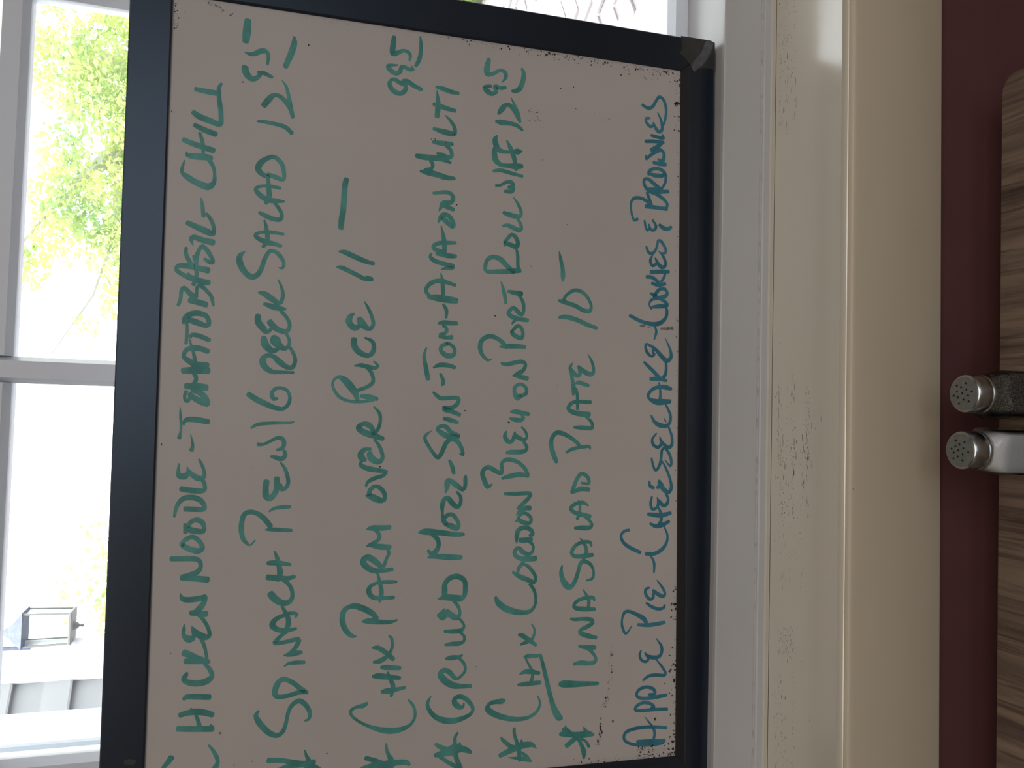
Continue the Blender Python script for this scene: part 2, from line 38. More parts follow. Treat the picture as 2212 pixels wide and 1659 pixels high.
6~0~*:-7465 1722 41 -7474 1667 51 -7485 1582 58 -7494 1479 66 -7492 1410 66 -7505 1351 29|-7387 1669 10 -7432 1651 49 -7476 1599 45|-7413 1694 25 -7461 1676 41|-7416 1465 10 -7466 1440 50|-7593 1652 53 -7555 1597 53 -7513 1538 50|-7505 1539 33 -7596 1486 41 -7670 1458 54 -7733 1457 29|-7532 1495 29 -7569 1434 27 -7624 1401 33
6~1~TUNA:-6961 1736 45 -6962 1693 74 -6973 1548 63 -6983 1310 37|-6768 1586 31 -6759 1509 54 -6769 1422 48 -6761 1353 42 -6718 1341 33 -6651 1390 38 -6606 1451 37|-6587 1531 27 -6602 1468 42 -6609 1390 52 -6610 1345 42|-6510 1337 38 -6484 1440 52 -6452 1519 46 -6420 1510 42 -6391 1442 46 -6354 1381 42 -6321 1399 44 -6310 1495 40 -6311 1581 37 -6302 1625 29|-6215 1356 35 -6209 1471 50 -6193 1575 46 -6160 1593 37 -6114 1542 40 -6090 1447 38 -6097 1377 38 -6130 1368 21|-6003 1499 10 -6094 1438 40 -6151 1428 38 -6215 1436 42
6~2~SALAD:-5748 1729 15 -5810 1741 41 -5883 1727 54 -5956 1682 71 -5974 1631 54 -5904 1580 46 -5801 1547 42 -5729 1523 46 -5719 1471 44 -5757 1409 35 -5830 1380 30 -5895 1393 32 -5915 1458 21|-5652 1391 40 -5658 1480 50 -5663 1584 43 -5622 1628 43 -5550 1586 40 -5516 1500 38 -5522 1422 38 -5559 1412 25|-5477 1537 13 -5528 1491 35 -5610 1464 42 -5690 1497 46|-5369 1600 27 -5368 1529 50 -5369 1442 49 -5344 1407 35 -5295 1434 35 -5245 1496 32|-5251 1426 42 -5229 1531 49 -5204 1610 42 -5163 1645 42 -5119 1594 42 -5108 1507 42 -5141 1450 19|-5079 1564 10 -5140 1546 29 -5213 1549 34 -5277 1574 34|-4971 1444 44 -4962 1536 52 -4986 1596 40 -5006 1644 23 -4970 1627 44 -4873 1590 42 -4812 1547 42 -4810 1504 42 -4849 1459 41 -4906 1448 35 -4909 1485 32 -4901 1535 24
6~3~PLATE:-3652 1653 13 -3704 1680 42 -3751 1645 51 -3783 1600 44 -3765 1570 42 -3724 1571 42 -3680 1589 27|-3684 1585 30 -3723 1540 49 -3754 1487 53 -3759 1434 51 -3719 1415 36 -3629 1436 32 -3547 1486 7|-3744 1666 38 -3833 1652 42 -3927 1633 55|-3867 1616 21 -3852 1582 44 -3866 1529 44 -3883 1469 38|-4586 1707 27 -4553 1648 38 -4532 1570 38 -4523 1500 38 -4522 1447 32 -4551 1443 19|-4687 1810 42 -4615 1844 56 -4526 1872 48 -4446 1869 46 -4385 1823 46 -4388 1754 48 -4427 1667 42 -4483 1588 40 -4523 1557 34|-4323 1626 25 -4324 1547 46 -4330 1460 47 -4326 1420 36 -4277 1425 36 -4236 1461 32 -4209 1505 17|-4186 1455 55 -4181 1550 57 -4163 1646 50 -4127 1694 42 -4078 1665 42 -4055 1596 38 -4057 1442 41|-3921 1615 42 -3978 1597 34 -4059 1591 35 -4135 1592 30|-3922 1641 42 -3983 1640 29
6~4~10:-2492 1821 15 -2571 1805 38 -2668 1782 46 -2750 1777 51 -2802 1781 13|-3003 1816 32 -3016 1762 46 -3046 1640 47 -3090 1542 47 -3094 1472 47 -3035 1455 33 -2947 1501 38 -2893 1572 41 -2886 1651 38 -2936 1729 34 -2996 1767 34|-3183 1813 29 -3170 1742 51 -3196 1611 49 -3240 1496 47 -3271 1387 39
7~0~APPLE:-7621 858 36 -7627 752 43 -7640 535 39|-7657 553 35 -7663 662 43 -7659 815 32 -7629 949 32 -7576 1008 32 -7513 987 36 -7482 880 38 -7479 728 36 -7496 573 36 -7507 514 30|-7364 776 5 -7422 728 19 -7492 673 30 -7558 654 33 -7622 671 30|-7310 510 35 -7302 667 36 -7302 757 36 -7297 874 32 -7257 875 38 -7222 803 34 -7232 722 36 -7273 663 33 -7284 703 30|-7160 518 33 -7173 650 43 -7178 759 39 -7166 840 36 -7128 872 32 -7081 841 36 -7059 761 36 -7085 679 36 -7136 655 33 -7140 732 28|-6987 798 26 -6947 735 34 -6940 654 36 -6951 553 36 -6923 537 30 -6855 582 28 -6773 651 13|-6669 823 17 -6716 842 27 -6775 819 30 -6794 764 30 -6767 738 30|-6695 782 15 -6730 756 34 -6749 711 43 -6754 629 42 -6715 588 36 -6641 589 33 -6556 650 10
7~1~PIE -:-6401 866 34 -6411 741 43 -6401 623 44 -6392 553 37|-6409 936 13 -6487 1002 27 -6420 1043 30 -6339 1049 24 -6267 1023 36 -6257 970 36 -6294 879 43 -6343 797 52 -6398 762 39|-6176 772 24 -6224 698 37 -6248 616 33 -6230 561 33 -6207 561 26|-6017 736 22 -6031 779 36 -6089 778 36 -6141 727 35 -6117 691 35 -6076 691 30|-6047 696 35 -6095 627 45 -6114 572 39 -6082 554 31 -6014 591 28 -5941 650 13|-5674 732 19 -5754 687 31 -5858 687 22
7~2~CHEESECAKE -:-5401 978 30 -5412 1036 34 -5456 1073 30 -5522 1053 36 -5581 980 41 -5642 848 39|-5656 784 42 -5659 688 42 -5616 597 44 -5542 542 33 -5459 534 26 -5367 577 16|-5336 740 26 -5366 674 44 -5355 600 48 -5316 513 34|-5236 765 37 -5250 639 54 -5243 565 48 -5227 495 37|-5171 640 22 -5238 611 37 -5305 610 35 -5350 637 39|-5052 722 24 -5120 737 31 -5183 718 33 -5171 667 33 -5121 645 35 -5058 660 13|-5092 645 40 -5147 585 44 -5122 539 40 -5072 530 31 -5026 554 35|-4887 754 24 -4937 746 37 -4956 702 39|-4956 661 40 -4938 629 44|-4879 646 31 -4921 620 57 -4971 587 53 -5005 531 49 -4955 494 37 -4854 514 31 -4745 562 27 -4666 611 16|-4637 732 22 -4712 715 28 -4771 682 28 -4712 637 33 -4628 619 31 -4553 611 31 -4531 579 28 -4586 527 35 -4670 498 31 -4724 511 27 -4657 574 11|-4373 678 19 -4437 728 28 -4495 714 35 -4524 658 33 -4486 621 37|-4406 638 11 -4452 622 35 -4494 584 40 -4523 528 44 -4484 491 37 -4392 497 31 -4304 533 25|-4181 741 22 -4243 708 37 -4280 652 53 -4291 568 44 -4257 522 37 -4198 512 36 -4147 524 32 -4060 571 25|-4207 590 7 -4245 569 22|-4024 516 44 -4033 618 66 -4033 692 62 -4001 767 37 -3960 781 35 -3900 731 40 -3872 648 44 -3874 574 55 -3891 506 34|-3826 654 22 -3931 638 28 -4007 642 34|-3789 758 42 -3784 659 49 -3802 565 34|-3609 836 26 -3665 771 40 -3722 706 40 -3779 650 49|-3787 631 44 -3743 585 40 -3667 572 34 -3599 578 31|-3516 713 31 -3546 741 26 -3515 792 37 -3457 820 31 -3416 816 28 -3429 765 31 -3469 700 40 -3542 625 49 -3586 568 53 -3546 517 40 -3461 528 31 -3341 588 9|-3453 733 22 -3512 729 31
7~3~COOKIES:-3216 718 16 -3274 694 32 -3358 718 22|-3117 1010 37 -3128 981 40|-3135 970 40 -3177 861 42 -3196 741 49 -3178 648 49 -3116 584 38 -3047 571 36 -2996 586 27|-3034 753 22 -2998 781 19 -2955 774 27 -2923 736 36 -2914 661 37 -2952 586 40 -2985 567 36 -2993 632 52 -3011 753 31|-2862 773 25 -2876 736 44 -2907 680 49 -2894 615 54 -2857 569 36 -2808 597 38 -2807 653 37 -2849 699 40 -2901 727 36|-2752 755 36 -2766 673 45 -2746 594 38|-2686 818 43 -2690 748 40 -2741 673 40|-2730 645 31 -2672 609 31 -2629 600 31|-2634 772 46 -2621 675 46 -2613 553 40|-2448 751 16 -2505 778 34 -2563 750 34 -2534 704 34|-2475 719 20 -2533 685 40 -2572 638 45 -2552 601 38 -2509 597 34 -2443 630 29 -2396 680 13|-2356 827 22 -2414 803 34 -2427 752 34 -2364 706 29 -2281 687 29 -2291 647 36 -2364 599 32 -2415 603 27 -2410 645 16
7~4~&:-2076 851 25 -2152 834 31 -2185 811 25 -2132 793 25|-2111 798 18 -2165 779 36 -2170 737 36 -2125 714 34 -2060 757 23|-2105 674 34 -2139 625 49 -2142 559 41 -2116 532 34
7~5~BROWNIES:-1918 838 49 -1920 722 45 -1927 583 41|-2063 933 35 -2084 974 31 -1998 1007 25 -1896 1013 25 -1846 977 40 -1835 908 40 -1858 834 40 -1900 778 45|-1768 826 37 -1825 802 37 -1891 773 36|-1732 569 38 -1740 649 49 -1739 724 72 -1730 808 40|-1919 609 38 -1888 580 34 -1835 611 38 -1776 705 45 -1743 808 43 -1684 860 37 -1628 860 37 -1619 810 38 -1664 744 45 -1712 673 45|-1730 673 29 -1642 613 32 -1546 605 32|-1576 812 22 -1533 806 38 -1497 746 38 -1497 671 38 -1534 615 38 -1564 652 45 -1569 745 47 -1557 792 29|-1429 758 34 -1438 682 45 -1434 606 43|-1384 703 20 -1409 654 50 -1359 631 41 -1316 632 38 -1285 665 43 -1299 712 43 -1341 776 38 -1404 845 31|-1357 846 16 -1391 843 27|-1208 855 38 -1196 750 40 -1196 636 38|-1202 657 41 -1252 712 50 -1297 786 45|-1133 784 34 -1144 714 38 -1146 637 38 -1109 653 20|-946 802 25 -953 847 34 -996 846 34 -1038 799 38 -1021 762 34|-990 763 23 -1059 724 41 -1085 686 41 -1042 654 38 -957 669 32 -872 711 16|-809 897 34 -839 830 38 -815 774 38 -740 729 34 -696 692 36 -728 640 36 -829 610 35 -943 622 29 -1024 650 20""",
 'specks': """-426 1429 7 8 166|-385 655 4 4 166|-394 2790 3 3 97|-411 1623 3 2 71|-443 2496 3 3 18|-417 2593 2 1 1|-394 2425 10 12 74|-393 2179 8 8 46|-419 611 11
12 76|-404 2861 9 6 84|-415 2211 2 2 86|-400 2759 3 3 47|-423 1778 3 3 5|-394 586 3 3 107|-413 2056 3 1 46|-452 1430 3 2 118|-398 2106 4 4 27|-431
1512 3 2 110|-385 594 3 3 37|-449 2123 4 3 81|-434 2202 5 5 79|-386 459 3 3 136|-385 652 6 5 64|-401 1838 3 3 8|-394 970 3 3 144|-413 587 7 4 111|-390
2036 3 2 158|-454 848 4 3 81|-394 1780 3 2 96|-406 919 3 3 86|-408 2496 4 3 128|-433 2070 6 6 169|-398 2831 4 4 124|-457 2303 6 7 87|-411 1359 3 2
64|-395 2150 3 2 172|-395 981 5 5 104|-439 2098 8 8 93|-404 568 4 3 92|-401 618 6 6 106|-433 2518 4 4 107|-411 2207 8 6 7|-414 2460 5 3 175|-426 2497
11 12 42|-393 2785 3 2 49|-400 1610 3 3 18|-392 1505 9 5 103|-438 585 9 9 140|-389 2034 5 3 139|-452 1705 3 2 33|-435 1931 5 4 36|-401 2549 3 2
34|-396 1460 9 4 27|-448 2157 4 3 144|-402 2031 3 2 97|-440 2017 3 2 77|-401 1738 3 3 125|-386 637 3 3 113|-391 2340 3 2 122|-393 1648 10 10 62|-439
1759 6 4 126|-403 1462 5 5 30|-393 2872 3 3 157|-409 2221 3 3 151|-391 2604 4 4 27|-407 748 3 3 109|-421 1498 10 10 98|-421 1792 6 7 119|-386 896 8 8
110|-417 1529 4 3 42|-410 1784 4 3 39|-409 1912 3 3 68|-431 929 5 3 109|-457 517 6 3 31|-419 2406 10 10 34|-421 471 3 2 47|-391 1938 5 2 27|-427 1335
3 3 30|-442 1129 3 2 80|-404 1268 3 3 14|-397 2592 4 4 74|-407 690 5 3 141|-438 2370 3 3 60|-400 811 3 2 4|-388 1343 5 3 31|-403 1714 3 3 82|-411 2664
4 3 38|-398 599 7 7 21|-417 527 8 5 159|-438 2036 3 3 180|-400 2096 3 3 165|-418 2224 10 8 9|-411 1502 6 5 24|-394 2824 2 2 123|-396 1328 3 2 158|-392
658 4 2 167|-401 2544 3 3 38|-389 1600 7 8 172|-407 2367 2 3 94|-390 2173 3 2 39|-422 2642 3 3 41|-427 2836 4 4 158|-455 1977 3 2 119|-390 2064 11 9
61|-394 2504 2 2 69|-393 2894 6 5 11|-439 2838 7 6 24|-391 1188 7 4 120|-396 2786 2 2 15|-439 2805 3 3 9|-387 582 6 6 48|-389 1651 3 2 138|-386 490 3
3 159|-412 2871 3 3 96|-389 1673 3 3 176|-437 1859 3 2 79|-431 1775 3 2 33|-392 2611 3 1 109|-417 540 3 2 63|-395 2799 3 2 25|-432 2749 3 3 0|-416 729
7 6 113|-424 2583 6 3 12|-392 1227 7 6 33|-396 2161 3 2 82|-390 2245 6 6 7|-456 2638 7 6 66|-412 588 3 2 92|-400 2445 3 2 41|-387 1161 4 2 36|-451
1867 7 4 81|-392 1861 4 3 12|-449 1066 4 5 152|-393 2905 7 7 53|-384 508 4 4 90|-392 1989 3 2 143|-429 1694 7 5 63|-417 941 9 5 126|-391 1969 7 6
9|-402 2695 6 4 51|-427 988 4 3 136|-433 1429 3 2 131|-415 1471 7 4 173|-399 2848 3 2 180|-401 1255 7 6 177|-388 1586 3 2 151|-432 2867 2 2 6|-400
2710 4 4 105|-450 2203 3 3 18|-393 2822 10 7 89|-437 1267 6 6 53|-389 1769 3 2 139|-455 1923 5 4 167|-391 1658 5 4 82|-424 2663 4 4 95|-391 2332 3 3
159|-453 2738 2 2 47|-391 2389 4 4 139|-399 1160 3 3 62|-395 2206 4 5 47|-398 1707 4 3 144|-398 1880 6 6 176|-397 1773 14 8 132|-406 1310 11 11
58|-425 1361 10 11 0|-398 1873 4 2 157|-421 1460 5 3 46|-458 1500 14 13 26|-443 1754 4 3 44|-429 1684 8 5 103|-414 1324 4 4 95|-396 1917 4 3 18|-459
1665 8 4 122|-439 1284 4 3 36|-414 1805 8 8 147|-407 1935 13 7 110|-408 1978 4 4 18|-461 1916 6 4 46|-408 1620 13 7 91|-396 1919 10 6 4|-417 2000 14
15 20|-399 1975 14 12 120|-461 1644 6 7 120|-397 1643 4 5 111|-461 1391 7 7 150|-395 1986 9 7 110|-409 1342 16 16 86|-438 1912 4 5 94|-408 1858 4 3
73|-423 2014 9 9 19|-406 1961 12 13 50|-437 1546 5 4 117|-400 1915 13 15 7|-441 2008 4 2 167|-439 1748 4 3 179|-403 1608 4 3 77|-412 1748 6 7 61|-400
1304 4 2 98|-412 1918 8 4 54|-414 1711 6 7 14|-402 1424 8 9 5|-411 1609 4 2 94|-402 1599 6 5 99|-405 1287 4 4 19|-398 1542 4 3 25|-414 481 6 7 35|-408
832 4 3 145|-408 834 4 3 36|-424 895 12 10 36|-413 620 13 12 99|-495 1058 9 8 112|-497 499 7 6 90|-406 754 4 4 126|-462 676 4 3 105|-455 640 7 5
178|-413 1088 9 5 17|-417 639 6 5 17|-464 463 4 3 78|-422 981 4 4 132|-439 686 5 4 67|-460 944 5 3 20|-431 698 6 5 50|-444 1071 9 7 146|-409 916 5 4
128|-516 787 6 6 107|-415 762 4 4 50|-427 981 15 10 161|-406 643 12 12 28|-411 922 8 8 149|-492 1048 6 4 85|-414 632 5 4 24|-421 941 4 5 104|-425 1125
4 4 129|-437 873 4 3 144|-464 776 9 6 92|-431 467 4 4 29|-407 714 8 8 97|-418 848 6 7 109|-517 1153 18 11 168|-519 714 4 5 135|-425 1119 13 13 78|-521
856 7 6 72|-464 1054 5 4 154|-460 1103 5 6 26|-415 841 4 4 114|-439 984 8 9 123|-457 1098 4 3 13|-448 773 4 2 147|-461 738 6 6 154|-425 964 14 8
107|-428 955 11 8 49|-476 616 4 4 79|-425 452 4 4 151|-421 670 10 8 176|-491 725 4 3 0|-438 774 5 4 58|-438 777 4 2 43|-410 535 13 12 98|-508 874 8 9
52|-451 688 10 9 111|-413 739 4 3 141|-431 609 9 5 66|-407 777 5 4 48|-405 600 5 4 120|-444 822 4 4 156|-500 719 7 7 158|-468 1026 5 4 16|-410 653 6 7
44|-411 1007 5 3 99|-489 891 4 3 48|-433 1013 5 4 6|-447 972 4 4 174|-411 973 4 3 106|-513 570 7 7 113|-410 625 7 7 11|-545 457 13 10 24|-892 455 12
12 46|-416 426 5 3 1|-887 458 13 14 20|-743 446 19 19 94|-925 460 12 10 84|-825 463 4 3 112|-1071 435 6 3 131|-463 456 4 4 152|-624 427 4 3 89|-995
494 4 4 31|-1043 509 11 12 174|-841 431 6 5 113|-619 448 7 7 172|-768 502 13 12 18|-1041 447 4 3 108|-472 439 4 4 118|-638 493 6 3 115|-892 511 7 8
79|-597 491 6 4 129|-478 453 15 12 50|-829 451 5 3 112|-629 426 11 9 151|-484 423 4 3 145|-491 480 15 8 20|-612 438 5 3 110|-720 433 4 4 130|-794 450
5 4 9|-534 451 4 4 28|-708 439 16 12 160|-1047 455 14 16 33|-516 487 6 5 46|-531 446 17 13 65|-543 429 16 14 30|-605 426 12 12 62|-885 504 8 4 29|-938
446 4 4 41|-983 433 4 2 121|-767 429 4 5 80|-563 450 4 2 49|-490 473 4 4 162|-495 512 10 12 89|-940 442 4 3 16|-677 436 18 19 78|-730 437 4 4 142|-755
507 8 7 176|-750 494 8 5 63|-748 484 12 6 178|-777 487 9 7 81|-745 485 18 16 115|-738 486 11 8 1|-759 475 8 6 165|-762 478 14 9 43|-747 505 14 14
124|-748 494 9 6 152|-747 496 11 6 163|-754 492 10 11 77|-733 492 8 9 97|-751 494 12 11 34|-2333 457 5 5 156|-6739 417 4 3 7|-2361 463 3 4 69|-1630
457 6 5 5|-4810 455 7 5 65|-1555 459 10 8 122|-6797 416 10 8 153|-1414 462 5 4 175|-2218 455 7 7 41|-6718 430 6 6 59|-4585 449 5 4 58|-3688 445 8 5
119|-4075 443 5 3 60|-3124 457 10 5 114|-5098 437 7 7 37|-1226 470 6 3 28|-5995 441 3 3 47|-6839 432 3 4 136|-7095 421 6 5 57|-6983 421 4 4 143|-3120
459 5 2 10|-2391 457 3 4 58|-6049 423 5 5 122|-2573 452 3 3 80|-1876 453 3 4 90|-5771 451 3 3 64|-1864 460 3 2 26|-1763 455 3 4 56|-3084 468 3 4
108|-3482 441 8 7 100|-5606 443 3 2 119|-1995 466 5 4 141|-6368 421 4 4 1|-3908 440 9 8 78|-4311 434 10 6 149|-2603 474 5 4 172|-5221 434 4 3 7|-1289
467 4 4 119|-3205 444 3 3 53|-2533 454 3 2 157|-6511 427 3 3 11|-5215 434 3 2 59|-3741 458 5 3 60|-5301 444 4 2 165|-4139 453 3 4 92|-4084 458 3 4
82|-5195 431 5 6 62|-1592 456 5 6 174|-4303 450 4 4 57|-3470 445 5 4 56|-4768 447 9 5 11|-1726 454 6 6 157|-6497 431 3 4 94|-2488 448 3 4 58|-3274 446
3 4 126|-3145 444 9 10 117|-3149 443 4 5 22|-2994 454 4 3 174|-2161 451 4 4 69|-6748 427 5 5 153|-6054 437 5 3 175|-6203 453 12 14 171|-6197 475 10 12
29|-6254 428 20 13 148|-6365 429 11 7 101|-6258 426 14 10 158|-6134 438 11 8 8|-6362 448 7 6 167|-6070 461 13 7 26|-6212 478 9 10 34|-6174 436 7 5
168|-6205 427 19 16 161|-6193 445 8 5 33|-6335 424 6 5 152|-6272 457 6 4 19|-6062 452 11 7 0|-6017 443 5 5 170|-6067 457 7 6 77|-6021 429 7 5
166|-6216 439 10 9 104|-6227 426 5 5 106|-6045 435 10 10 125|-7088 421 11 9 173|-7753 412 9 10 176|-7651 415 11 9 35|-6972 452 7 9 86|-6906 419 4 2
172|-7614 414 4 5 127|-7104 470 5 4 48|-7778 414 13 15 174|-6952 418 5 5 99|-6839 447 15 14 38|-6583 436 4 5 173|-7030 422 6 3 143|-6662 479 4 4
10|-7538 438 7 7 24|-7581 430 13 14 137|-7667 440 12 12 96|-7003 418 4 3 81|-6902 428 14 12 53|-6860 422 14 16 31|-7467 425 5 5 69|-7713 429 4 2
109|-7718 413 5 5 44|-6992 418 5 5 92|-7369 437 8 6 110|-7460 432 11 6 174|-7732 434 16 17 29|-7680 483 4 2 92|-6894 475 15 17 58|-7376 472 10 7
44|-7235 421 10 7 51|-7439 428 4 3 106|-6850 420 13 13 147|-7738 448 8 8 87|-7540 429 6 7 141|-6665 460 11 10 54|-7791 487 15 8 18|-7015 431 5 6
50|-6693 425 4 3 20|-6807 421 7 4 142|-7365 473 9 9 68|-7349 416 4 5 113|-7103 466 7 4 53|-7765 421 11 10 68|-7033 433 5 6 155|-6733 457 4 3 170|-7053
417 8 9 152|-7317 416 13 9 7|-7234 434 4 3 16|-7359 423 4 4 141|-6580 423 4 4 89|-7649 423 6 5 170|-6886 449 4 5 179|-7407 419 6 5 61|-7774 424 6 7
44|-7478 424 4 4 53|-7609 484 7 8 157|-7667 445 4 3 180|-7600 474 9 7 85|-7371 415 8 10 112|-6804 455 5 4 149|-6744 489 9 10 37|-6679 421 4 5 57|-6853
463 10 10 110|-7574 413 12 8 62|-7142 487 11 6 171|-7609 418 14 13 150|-6654 450 5 4 140|-7251 443 11 9 85|-7549 425 4 4 147|-7616 477 4 4 19|-7778
840 5 5 73|-7778 480 8 6 92|-7735 719 4 4 96|-7722 486 6 6 43|-7772 426 3 4 86|-7783 598 12 13 62|-7677 679 16 14 167|-7794 588 3 3 76|-7725 612 3 2
150|-7689 579 4 4 4|-7713 731 4 2 94|-7689 601 3 4 112|-7798 451 6 3 10|-7714 576 4 4 131|-7766 676 13 14 71|-7799 730 3 3 129|-7801 566 3 3 22|-7791
504 9 9 77|-7681 798 14 8 46|-7674 491 12 15 62|-7716 675 8 5 164|-7696 677 5 4 177|-7782 473 12 11 36|-7712 854 6 6 136|-7686 650 5 4 47|-7725 441 16
15 125|-7802 760 3 2 78|-7691 819 9 9 59|-7750 509 3 2 59|-7771 505 3 3 89|-7726 504 8 6 153|-7761 592 3 3 144|-7673 663 4 3 18|-7795 743 6 6 54|-7692
728 6 5 100|-7706 617 4 3 115|-7773 696 8 5 78|-7739 665 3 3 140|-7780 745 8 5 139|-7675 844 13 9 11|-7784 606 3 2 31|-7794 426 8 6 66|-7795 597 4 4
14|-7729 694 3 2 45|-7774 814 6 5 140|-7689 539 4 4 50|-7789 684 5 3 122|-7764 687 3 2 72|-7752 770 3 3 69|-7706 833 3 3 77|-7672 591 5 4 116|-7682
690 16 16 176|-7721 547 4 4 89|-7697 812 8 7 94|-7791 424 4 5 102|-7705 792 15 10 38|-7762 757 6 5 35|-7764 622 7 6 163|-7802 717 6 5 141|-7720 659 8
6 107|-7799 559 4 2 162|-7802 816 6 6 95|-7775 717 8 8 56|-7741 467 3 4 134|-7757 778 8 9 132|-7717 767 5 4 28|-7797 431 4 3 112|-7736 480 7 5
64|-7792 811 4 4 109|-7760 836 9 6 166|-7801 724 7 7 157|-7719 785 4 2 155|-7779 545 3 3 165|-7742 715 8 9 16|-7734 486 16 12 38|-7733 674 6 4 6|-7798
730 5 7 65|-7720 830 3 3 122|-7791 464 13 9 137|-7720 627 3 2 120|-7765 462 8 7 71|-7712 764 5 6 46|-7755 590 3 3 106|-7690 803 3 2 164|-7686 450 4 3
130|-7799 642 3 2 58|-7730 818 15 12 17|-7679 765 3 2 28|-7690 822 3 2 42|-7760 737 10 6 118|-7686 543 8 7 150|-7687 771 12 10 36|-7697 843 7 4
72|-7790 792 7 5 110|-7701 543 4 3 135|-7732 573 3 3 61|-7722 809 5 5 11|-7743 554 3 2 9|-7785 552 4 4 18|-7747 810 4 3 14|-7767 827 11 11 141|-7703
708 3 3 41|-7714 720 7 5 158|-7666 557 4 5 91|-7778 795 3 3 52|-7783 600 3 2 41|-7784 759 3 2 176|-7703 674 4 3 180|-7730 538 6 3 144|-7706 808 3 2
9|-7761 549 13 11 111|-7699 684 3 2 61|-7788 792 5 4 79|-7803 775 3 3 168|-7670 499 3 2 7|-7719 485 6 5 73|-7715 539 3 2 1|-7794 843 5 4 84|-7725 448
4 2 111|-7729 831 3 3 43|-7801 656 14 16 147|-7775 494 6 6 142|-7761 726 4 4 46|-7785 654 4 5 123|-7712 564 3 4 119|-7738 721 12 13 73|-7760 839 6 7
19|-7771 448 13 9 22|-7731 618 3 3 146|-7792 775 8 9 152|-7792 1227 10 13 45|-7756 1220 8 7 33|-7774 1331 5 3 128|-7743 1399 10 10 148|-7796 1081 6 8
129|-7796 1488 3 4 133|-7798 1525 3 3 144|-7759 1256 3 2 31|-7770 1104 5 4 2|-7799 1381 4 4 28|-7771 1528 3 3 171|-7790 1462 3 3 66|-7783 1372 7 8
116|-7761 882 3 3 66|-7800 1275 3 2 179|-7796 1550 3 2 27|-7797 1199 6 4 148|-7800 1313 9 8 172|-7775 1167 3 4 130|-7782 1062 6 3 104|-7788 1555 4 3
179|-7803 1007 4 3 145|-7803 1097 7 7 174|-7799 1389 9 10 65|-7805 908 5 4 124|-7746 1286 4 4 113|-7786 1518 4 2 74|-7786 910 5 3 89|-7768 1486 9 7
179|-7762 1487 11 6 67|-7764 1354 3 2 157|-7791 1091 6 6 17|-7757 1508 3 3 109|-7744 1457 3 2 170|-7796 1320 4 2 91|-7801 1192 4 3 51|-7793 1425 4 4
153|-7799 1118 3 2 27|-7801 1153 6 4 67|-7777 1297 10 11 160|-7773 1483 10 11 29|-7790 1348 4 4 98|-7769 859 6 6 155|-7767 1218 3 3 108|-7768 1028 7 5
155|-6813 1163 7 7 154|-7195 1231 9 8 114|-7081 1213 3 3 66|-6854 1153 4 5 148|-7044 1182 3 3 151|-6951 1184 3 3 71|-6661 1153 6 4 28|-6850 1169 9 8
8|-7169 1220 3 2 47|-7111 1206 3 4 92|-7145 1199 4 3 71|-6781 1194 9 5 167|-7139 1220 8 7 6|-7220 1242 4 5 0|-6703 1173 12 8 82|-7053 1194 7 5 7|-6951
1183 3 2 113|-6773 1168 4 3 138|-6901 1177 3 3 103|-7210 1236 3 2 160|-7045 1196 3 3 98|-7005 1214 3 2 154|-7222 1267 4 4 138|-7159 1190 5 6 64|-6683
1146 5 3 4|-6712 1179 4 3 113|-7077 1190 3 3 54|-7131 1229 10 9 37|-7144 1206 3 2 52|-7207 1210 5 3 139|-6876 1159 10 12 121|-6621 1160 3 3 90|-6957
1165 6 6 106|-6934 1150 4 5 93|-7101 1187 3 2 47|-7171 1220 10 9 125|-6682 1171 9 9 109|-6854 1169 3 2 88|-6964 1194 4 4 106|-7227 1226 11 11 59|-7041
1195 3 2 155|-7001 1201 3 2 126|-7188 1253 3 2 149|-7175 1216 4 3 87|-6802 1145 3 2 144|-7188 1243 3 3 169|-7191 1201 6 5 85|-7138 1201 4 4 130|-6756
1166 3 2 53|-7128 1206 10 8 30|-6698 1157 8 8 144|-6616 1175 3 4 154|-6920 1179 3 2 30|-6844 1163 10 6 150|-6616 1162 3 2 86|-7198 1244 4 4 34|-6960
1178 4 4 7|-6983 1200 6 7 117|-7042 1183 3 3 6|-7198 1219 3 2 45|-7094 1203 3 3 137|-6661 1178 4 2 138|-6696 1163 6 6 24|-6842 1167 5 5 35|-7202 1260
3 4 117|-7160 1216 3 3 55|-7236 1250 3 2 101|-6655 1163 3 2 164|-7141 1222 12 11 109|-7165 1219 3 2 7|-7425 1287 3 3 120|-7351 1273 9 8 25|-7573 1293
3 2 133|-7532 1286 3 3 32|-7607 1331 6 3 50|-7582 1300 3 3 109|-7565 1308 12 10 133|-7334 1279 6 6 4|-7477 1267 3 3 96|-7576 1291 3 3 37|-7361 1267 6
3 52|-7574 1280 5 2 110|-7503 1287 12 10 80|-7590 1293 3 3 41|-7390 1278 3 2 79|-7592 1282 3 3 21|-7498 1274 3 3 140|-7489 1259 13 13 114|-7501 1262
12 7 153|-7473 1266 7 6 23|-7562 1265 3 3 29|-7430 1277 9 8 22|-7465 1262 5 3 47|-7531 1272 11 10 15|-7409 1282 10 7 85|-7446 1280 10 9 128|-7497 1262
7 5 168|-7437 1286 3 2 0|-7426 1279 9 8 63|-7481 1288 6 6 166|-7404 1258 3 4 156|-7332 1257 3 2 54|-7513 1272 4 2 69|-7536 1264 4 2 19|-7501 1264 3 2
80|-7493 1285 4 3 56|-7420 1287 3 2 125|-7473 1264 3 3 81|-7599 1307 3 2 161|-7560 1297 4 3 111|-7548 1282 7 4 83|-7427 1277 11 6 99|-7588 1304 11 9
18|-7475 1264 10 5 22|-7461 1275 13 15 46|-7405 1266 3 2 87|-7585 1306 3 3 82|-7551 1278 3 3 128|-7517 1285 8 9 134|-7606 1294 9 8 23|-7348 1283 3 3
